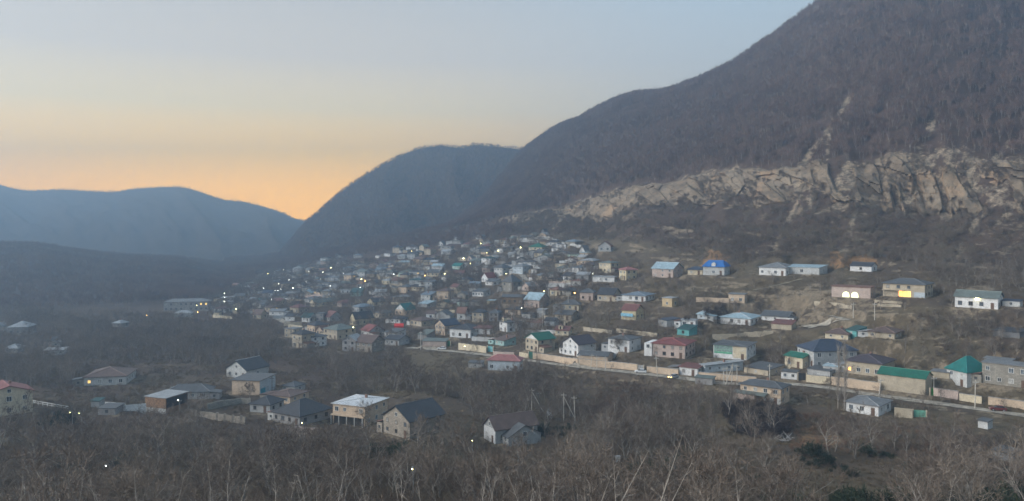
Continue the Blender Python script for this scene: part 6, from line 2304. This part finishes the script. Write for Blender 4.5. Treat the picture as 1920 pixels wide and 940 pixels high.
def grow():
    g = np.random.default_rng(42)
    # ---------- candidate trees
    TX, TY_, TH, TP = [], [], [], []
    for (n, y0, y1, a, b, polys, h0, h1, sp, see, asee) in (
            (16000, 60, 420, -60, 1985, [THICKET], 5.0, 10.0, 4.3, .03, .5),
            (18000, 280, 760, -60, 720, [LEFTVAL], 5, 8, 3.3, .1, .5),
            (45000, 330, 1100, 390, 1140, [VILL], 3.5, 7.5, 3.0, .18, .75),
            (22000, 240, 700, 800, 1985, HEDGE + [UPSLOPE], 3.0, 5.5, 2.8, .08, .4)):
        X, Y, Z, px = sample_ground(n, y0, y1, a, b, g)
        py = HY - F * (Z - ZC) / Y
        m = anyp(polys, px, py) & ~anyp(CLEAR, px, py)
        m &= fbm(X / 22, Y / 22, 401, 4) > -.16
        m &= ~((px > 1330) & (Y < 165) & (g.random(len(X)) < .8))
        X, Y, Z = X[m], Y[m], Z[m]
        hh = g.uniform(h0, h1, len(X)) * (1 + .35 * fbm(X / 25, Y / 25, 411, 2))
        k = keep_mask(X, Y, Z, hh, g, see, asee)
        X, Y, hh = X[k], Y[k], hh[k]
        k = thin(X, Y, sp)
        TX.append(X[k]); TY_.append(Y[k]); TH.append(hh[k]); TP.append(np.full(k.sum(), len(TP)))
    X, Y, Z, px = sample_ground(5200, 215, 480, 880, 1990, g)
    py = HY - F * (Z - ZC) / Y
    m = (py < 770) & (py > 520) & (Y > 180)
    X, Y, Z = X[m], Y[m], Z[m]
    hh = g.uniform(2.6, 5.5, len(X))
    k = keep_mask(X, Y, Z, hh, g, .08, .5)
    X, Y, hh = X[k], Y[k], hh[k]
    k = thin(X, Y, 5.5) & (g.random(len(X)) < .75)
    TX.append(X[k]); TY_.append(Y[k]); TH.append(hh[k]); TP.append(np.full(k.sum(), 9))
    X, Y, hh, zone = map(np.concatenate, (TX, TY_, TH, TP))
    Z = height(X, Y)
    px = 960 + F * X / Y
    vis = hh / Y * ((px > -20) & (px < 1940) & (HY - F * (Z + hh - ZC) / Y < 935))
    order = np.argsort(-vis)
    indiv, rest = order[:255], order[255:]
    # individual trees: six kinds, copies share mesh data
    kinds = [make_tree(500 + i, 7.0, 1.0 + .1 * i, 1.0, .04).meshes('bare_tree', BARK_PALE if i == 3 else BARK, TW_TREE) for i in range(6)]
    masters = []
    for i in indiv:
        k = g.integers(0, 6)
        gr = 'bare trees of the lower left thicket' if px[i] < 640 else ('bare trees of the middle thicket' if px[i] < 1280 else 'bare trees of the lower right thicket')
        sz = 'tall ' if hh[i] > 8 else ('low ' if hh[i] < 6 else '')
        pyt = HY - F * (Z[i] + hh[i] * .5 - ZC) / Y[i]
        lab = f'{sz}bare tree in the thicket'
        for rk_ in range(9):
            l2 = ' '.join((lab + ' ' + relation(px[i], pyt, rk_, MARKS)).split()[:16])
            if l2 not in SEEN: break
        else:
            l2 = ' '.join((lab + ' ' + relation(px[i], pyt, 0, MARKS)).split()[:16])
        SEEN[l2] = 1
        lab = l2
        t = thing('bare_tree', lab, 'tree', (X[i], Y[i], Z[i]), g.uniform(0, 6.28), gr)
        s = hh[i] / 7.0
        t.scale = (s * g.uniform(.85, 1.2), s * g.uniform(.85, 1.2), s)
        link('trunk', kinds[k][0], t); link('crown', kinds[k][1], t)
    scatter('bare_trees', np.stack([X[rest], Y[rest], Z[rest]], 1), hh[rest] / 6.5, P_TREE, 'mass of smaller bare trees between the houses and across the valley floor')
    # ---------- scrub under and between the trees
    for nm, coll, n, y0, y1, a, b, polys, h0, h1, sp, href, lab, thr in (
            ('scrub', P_BUSH, 30000, 45, 420, -80, 2000, [THICKET], .8, 2.6, 1.6, 3.0, 'leafless grey-brown scrub filling the thicket at the foot of the slope', -.20),
            ('valley_scrub', P_BUSH, 9000, 240, 700, -60, 760, [LEFTVAL, [(100, 690), (640, 690), (640, 800), (100, 800)]], 1.0, 2.6, 2.4, 3.0, 'low bare scrub on the left part of the valley floor', -.1),
            ('hedge_scrub', P_BUSH, 70000, 220, 700, 780, 1985, HEDGE + [UPSLOPE, [(1060, 545), (1240, 520), (1400, 560), (1700, 600), (1930, 560), (1930, 700), (1660, 660), (1400, 690), (1120, 640)], [(1540, 740), (1930, 790), (1930, 815), (1560, 790)]], 1.0, 2.6, 1.7, 3.0, 'dark bare hedges and scrub on the terraces above the street', -.06),
            ('garden_scrub', P_BUSH, 30000, 300, 1100, 390, 1160, [VILL], 1.0, 2.8, 2.6, 3.0, 'bare garden bushes between the village houses', -.2),
            ('rust_scrub', P_RUST, 14000, 80, 330, 900, 2000, [[(1460, 775), (1620, 790), (1720, 850), (1560, 862), (1480, 850)], [(1120, 720), (1240, 725), (1190, 800), (1100, 790)], [(1620, 800), (1930, 840), (1930, 960), (1750, 930)]], .8, 2.0, 1.5, 2.6, 'rusty brown brush on the lower right slope', -.25),
            ('evergreen_scrub', P_GREEN, 16000, 80, 330, -60, 2000, [[(1490, 850), (1600, 858), (1690, 845), (1720, 900), (1600, 900), (1500, 885)], [(1400, 905), (1500, 915), (1640, 905), (1760, 900), (1930, 890), (1930, 980), (1380, 980)], [(1180, 870), (1270, 860), (1290, 900), (1200, 910)], [(1000, 800), (1080, 805), (1060, 830), (990, 825)], [(100, 830), (240, 850), (250, 910), (120, 900)], [(660, 840), (780, 845), (770, 865), (660, 862)], [(20, 780), (130, 785), (130, 810), (0, 805)]], .9, 3.4, 1.8, 2.4, 'dark green evergreen scrub patches in the foreground', -.2),
            ('bramble', P_DARK, 4200, 170, 290, 1300, 1520, [[(1355, 768), (1400, 762), (1470, 766), (1486, 780), (1474, 815), (1445, 830), (1410, 822), (1370, 812)]], 1.8, 3.4, 1.4, 3.0, 'very dark bramble thicket below the two-storey peach house', -.9)):
        X, Y, Z, px = sample_ground(n, y0, y1, a, b, g)
        py = HY - F * (Z - ZC) / Y
        m = anyp(polys, px, py) & (fbm(X / 19, Y / 19, 421, 4) > thr)
        if nm != 'rust_scrub': m &= ~anyp(CLEAR, px, py)
        X, Y, Z = X[m], Y[m], Z[m]
        hs = g.uniform(h0, h1, len(X)) * (1 + .9 * np.clip(fbm(X / 20, Y / 20, 451, 3), -.6, .7))
        k = keep_mask(X, Y, Z, hs, g, .12, .5, .1)
        X, Y, hs = X[k], Y[k], hs[k]
        k = thin(X, Y, sp)
        X, Y, hs = X[k], Y[k], hs[k]
        scatter(nm, np.stack([X, Y, height(X, Y)], 1), hs / href, coll, lab)
        print('VEG', nm, len(X))
    X, Y, Z, px = sample_ground(60000, 90, 430, -60, 1990, g)
    m = fbm(X / 8, Y / 8, 461, 3) > -.05
    X, Y, Z = X[m], Y[m], Z[m]
    k = keep_mask(X, Y, Z, np.full(len(X), .5), g, 1, 1, 1)
    X, Y = X[k], Y[k]
    scatter('dry_grass', np.stack([X, Y, height(X, Y)], 1), g.uniform(.6, 1.7, len(X)), P_GRASS, 'dry grass and weeds on the fields, banks and terraces')
    # ---------- woods on the slopes
    def grid_scatter(nm, sel, spacing, coll, href, h0, h1, lab, thr=-.6, cap=90000):
        Xs, Ys, Zs = GX, GY, GZ
        dx = np.abs(np.gradient(GX, axis=1)); dy = np.abs(np.gradient(GY, axis=0))
        area = dx * dy * sel
        tot = area.sum()
        n = int(min(cap, tot / (spacing * spacing)))
        p = (area / tot).ravel()
        idx = g.choice(len(p), size=n, p=p)
        r, c = np.unravel_index(idx, GX.shape)
        X = GX[r, c] + g.uniform(-.6, .6, n) * dx[r, c]; Y = GY[r, c] + g.uniform(-.6, .6, n) * dy[r, c]
        m = fbm(X / 14, Y / 14, 431, 3) > thr
        X, Y = X[m], Y[m]
        hs = g.uniform(h0, h1, len(X))
        if 'cliff_foot' in nm or 'foot' in nm:
            k = keep_mask(X, Y, height(X, Y), hs, g, .05, .3, .1)
            X, Y, hs = X[k], Y[k], hs[k]
        scatter(nm, np.stack([X, Y, height(X, Y)], 1), hs / href, coll, lab)
        print('VEG', nm, len(X), 'area', int(tot))
    rk = ROCK
    fr = (_tx > 780) & (_tx < 2150)
    grid_scatter('hillside_woods', fr * (GK > ICT + .03) * (GK < 12.25) * (1 - sstep(.10, .38, rk)), 3.4, P_WOOD, 8.0, 5.5, 9, 'bare purple-brown woods covering the steep slope above the cliff', -.7)
    grid_scatter('cliff_foot_scrub', fr * (_tx > 920) * (GK > 8.12) * (GK < ICB + .03) * (1 - .85 * sstep(.2, .5, rk)), 2.7, P_BUSH, 3.0, 1.2, 3.8, 'bare scrub on the debris slope under the cliff', -.28, 26000)
    grid_scatter('cliff_scrub', fr * (_tx > 930) * (GK > ICB) * (GK < ICT + .05) * sstep(-.05, .25, fbm(GX / 9, GY / 9, 441, 3)), 3.4, P_BUSH, 3.0, 1.0, 2.6, 'bushes clinging to the cliff ledges', -.9, 5000)
    grid_scatter('valley_woods', (_tx > -80) * (_tx < 480) * (1 - in_poly(VPOLY, _tx, GPY)) * (GK > 6.95) * (GK < 8.6), 4.7, P_WOOD, 8.0, 4.5, 8, 'dim bare woods covering the low hill on the left', -.9, 48000)
    grid_scatter('slope_woods', (_tx > 420) * (_tx < 960) * (GK > 8.15) * (GK < 11.4) * (GY < 1400), 7.0, P_WOOD, 8.0, 5, 9, 'bare woods on the shaded slope behind the village', -.7, 14000)
    # bushes rooted in the rock face itself
    oo = CLIFFOUT[:-2, :]; ok_ = (oo > 1.2) & (oo < 3.4)
    r_, c_ = np.nonzero(ok_)
    kk = g.choice(len(r_), size=min(3600, len(r_)), replace=False)
    P = CLIFFV[r_[kk], c_[kk]]
    m = fbm(P[:, 0] / 12, P[:, 2] / 9, 471, 3) > -.12
    P = P[m]
    scatter('ledge_scrub', P, g.uniform(.25, .75, len(P)), P_BUSH, 'small bushes rooted in cracks of the rock face')
    # mountains
    for nm, V, spacing, coll, href, t0, cap, lab in (('mountain_woods', MIDHILL, 4.4, P_FAR, 11.0, .03, 60000, 'hazy bare woods on the rounded mountain'),
                                                      ('ridge_woods', FARRIDGE, 9.0, P_FAR, 11.0, .86, 9000, 'faint bare trees along the crest of the far mountain')):
        R = 71
        Vf = V[int(t0 * R):R + 2]
        A = Vf[:-1, :-1]; D1 = Vf[:-1, 1:] - A; D2 = Vf[1:, :-1] - A
        ar = np.linalg.norm(np.cross(D1, D2), axis=-1)
        pxs = 960 + F * A[..., 0] / A[..., 1]
        ar = ar * (pxs > -60) * (pxs < 1020)
        n = int(min(cap, ar.sum() / spacing ** 2))
        idx = g.choice(ar.size, size=n, p=(ar / ar.sum()).ravel())
        r, c = np.unravel_index(idx, ar.shape)
        P = A[r, c] + D1[r, c] * g.random(n)[:, None] + D2[r, c] * g.random(n)[:, None]
        scatter(nm, P, g.uniform(.4, .75, n) * 10 / href, coll, lab)
        print('VEG', nm, n)


grow()


# ------------------------------------------------------------------ trees one can point at
def single(px, py, H, label, seed, spread=1.0, fine=1.4, mats=(BARK, TW_TREE), tww=.045, cat='tree', name='bare_tree'):
    B = at(px, py)
    a, c = make_tree(seed, H, spread, fine, tww).meshes(name, *mats)
    t = thing(name, label, cat, B)
    link('trunk', a, t); link('crown', c, t)
    return t


single(752, 833, 8.5, 'bare spreading tree right before the pointed stone gable', 901, 1.5, 1.5)
single(822, 838, 8.0, 'bare dark-trunked tree at the right corner of the stone gable house', 902, 1.6, 1.5)
single(690, 806, 8.5, 'bare tree covering the right half of the white-windowed peach front', 903, .8, 1.6)
single(468, 752, 6.0, 'small bare tree against the windowless peach wall', 904, 1.2, 1.2)
single(1291, 617, 5.0, 'dark crooked bare tree before the low white house on the middle terrace', 905, 1.5, 1.5, (plain('bark_dark', (.05, .042, .038)), TW_DARK))
single(1330, 608, 6.5, 'dense bluish-dark tree left of the white house with pale hip roof', 906, 1.1, 1.6, (MATS['bark_dark'], TW_DARK))
single(1345, 604, 6.0, 'second dense dark tree close beside the white house with pale hip roof', 907, 1.1, 1.6, (MATS['bark_dark'], TW_DARK))
single(1163, 660, 6.0, 'bare tree before the white two-storey slate-roofed house', 908, 1.2, 1.3)
single(910, 712, 7.0, 'bare dark tree right before the pink-red roofed house below the street', 909, 1.3, 1.5)
single(960, 718, 6.5, 'second bare tree before the pink-red roofed house, further right', 910, 1.3, 1.5)


def poplar(px, py, H, seed, label):
    B = at(px, py)
    t = Tree(seed)
    t.trunk.append((Vector((0, 0, -.5)), Vector((.2, 0, H * .5)), .15, .09, 6)); t.trunk.append((Vector((.2, 0, H * .5)), Vector((.1, .1, H * .97)), .09, .02, 5))
    for k in range(130):
        z = H * t.r.uniform(.12, .93)
        a = t.r.uniform(0, 6.28)
        d = Vector((math.cos(a) * .38, math.sin(a) * .38, 1)).normalized()
        L = H * .17 * t.r.uniform(.6, 1.1) * (1.1 - .5 * z / H)
        p = Vector((.2, 0, z))
        t.crown.append((p, p + d * L, .045, .015, 3))
        for j in range(9):
            q = p + d * L * t.r.random()
            t.tw.append((q, (d + t.rv(.22)).normalized(), t.r.uniform(.6, 1.5), .05))
    a_, c_ = t.meshes('poplar', BARK_PALE, twig_mat('poplar_twigs', (.36, .32, .27), (.39, .34, .29), (.41, .36, .31)))
    o = thing('poplar_tree', label, 'tree', B)
    link('trunk', a_, o); link('crown', c_, o)


poplar(1571, 768, 19.0, 31, 'left one of two tall narrow bare poplars left of the white bungalow')
poplar(1583, 772, 21.0, 32, 'right taller one of two narrow bare poplars beside the white bungalow')


def shoots(base, tips, label, seed):
    """a near tree whose long pale leaning shoots rise into the bottom of the picture; tips as (px, row, distance)"""
    X0, Y0 = (base[0] - 960) / F * base[1], base[1]
    z0 = float(height(X0, Y0)[0])
    o = thing('pale_tree', label, 'tree', (X0, Y0, z0))
    t = Tree(seed)
    for (px, py, Yd) in tips:
        tip = Vector(((px - 960) / F * Yd - X0, Yd - Y0, ZC - (py - HY) / F * Yd - z0))
        a = Vector((t.r.uniform(-.3, .3), t.r.uniform(-.3, .3), -.4))
        mid = a.lerp(tip, .5) + t.rv(.25)
        pts = [a, a.lerp(mid, .5) + t.rv(.1), mid, mid.lerp(tip, .5) + t.rv(.12), tip]
        r0 = .02 + .0075 * (tip - a).length
        for i in range(4):
            t.trunk.append((pts[i], pts[i + 1], r0 * (1 - .23 * i), r0 * (1 - .23 * (i + 1)), 5))
        d = (tip - a).normalized()
        for k in range(16):
            f = t.r.uniform(.35, .98)
            s = min(int(f * 4), 3)
            q = pts[s].lerp(pts[s + 1], f * 4 - s)
            nd = (d * .7 + t.rv(.5)).normalized()
            L = t.r.uniform(.5, 1.5) * (1.2 - .6 * f)
            e = q + nd * L
            t.crown.append((q, e, .018, .006, 3))
            for j in range(5):
                p = q.lerp(e, t.r.uniform(.3, 1))
                t.tw.append((p, (nd + t.rv(.4)).normalized(), t.r.uniform(.2, .5), .016))
    a_, c_ = t.meshes('pale_tree', BARK_PALE, BARK_PALE)
    link('trunk', a_, o); link('crown', c_, o)


shoots((1170, 62), [(1283, 806, 62), (1300, 862, 60), (1150, 850, 62)], 'near bare tree with long pale shoot leaning right at the bottom of the photo', 41)
shoots((1060, 58), [(1218, 842, 60), (1148, 885, 58), (1010, 905, 57)], 'near bare tree with pale forked shoots left of the long leaning shoot', 42)
shoots((400, 70), [(388, 862, 72), (432, 850, 70), (470, 880, 70)], 'near bare tree with crooked pale branches at the bottom left', 43)
shoots((520, 66), [(512, 868, 66), (555, 890, 66)], 'near bare tree with two pale branches, right of the crooked one', 44)
shoots((120, 75), [(160, 880, 74), (90, 890, 76)], 'near bare tree with thin pale branches in the bottom left corner', 45)


_sr = random.Random(64)
for k, px in enumerate((30, 215, 300, 610, 700, 790, 880, 960, 1010, 1370, 1760)):
    Yd = _sr.uniform(60, 78)
    tips = [(px + _sr.uniform(-60, 60), _sr.uniform(868, 925), Yd + _sr.uniform(-3, 3)) for j in range(_sr.choice([2, 3, 4]))]
    side = 'left' if px < 640 else ('middle' if px < 1280 else 'right')
    rel = relation(px, 905, 0, MARKS)
    lb = f'pale-limbed near tree {rel}'
    if lb in SEEN: lb = f'pale-limbed near tree {relation(px, 905, 1, MARKS)}'
    SEEN[lb] = 1
    shoots((px + _sr.uniform(-20, 20), Yd - 2), tips, lb, 70 + k)


def brush_pile():
    B = at(1468, 828)
    t = Tree(77)
    for k in range(34):
        a = t.r.uniform(0, 6.28)
        p = Vector((t.r.uniform(-2, 2), t.r.uniform(-1, 1), t.r.uniform(0, .6)))
        d = Vector((math.cos(a), math.sin(a), t.r.uniform(.0, .9))).normalized()
        t.trunk.append((p, p + d * t.r.uniform(1, 2.4), .07, .03, 4))
        for j in range(3):
            t.tw.append((p + d, (d + t.rv(.5)).normalized(), .8, .05))
    a_, c_ = t.meshes('brush', plain('bleached_wood', (.42, .40, .39), .9), MATS['bleached_wood'])
    o = thing('brush_pile', 'heap of bleached pale branches at the right edge of the dark bramble', 'brush pile', B)
    link('branches', a_, o); link('twigs', c_, o)


brush_pile()
build_haze()
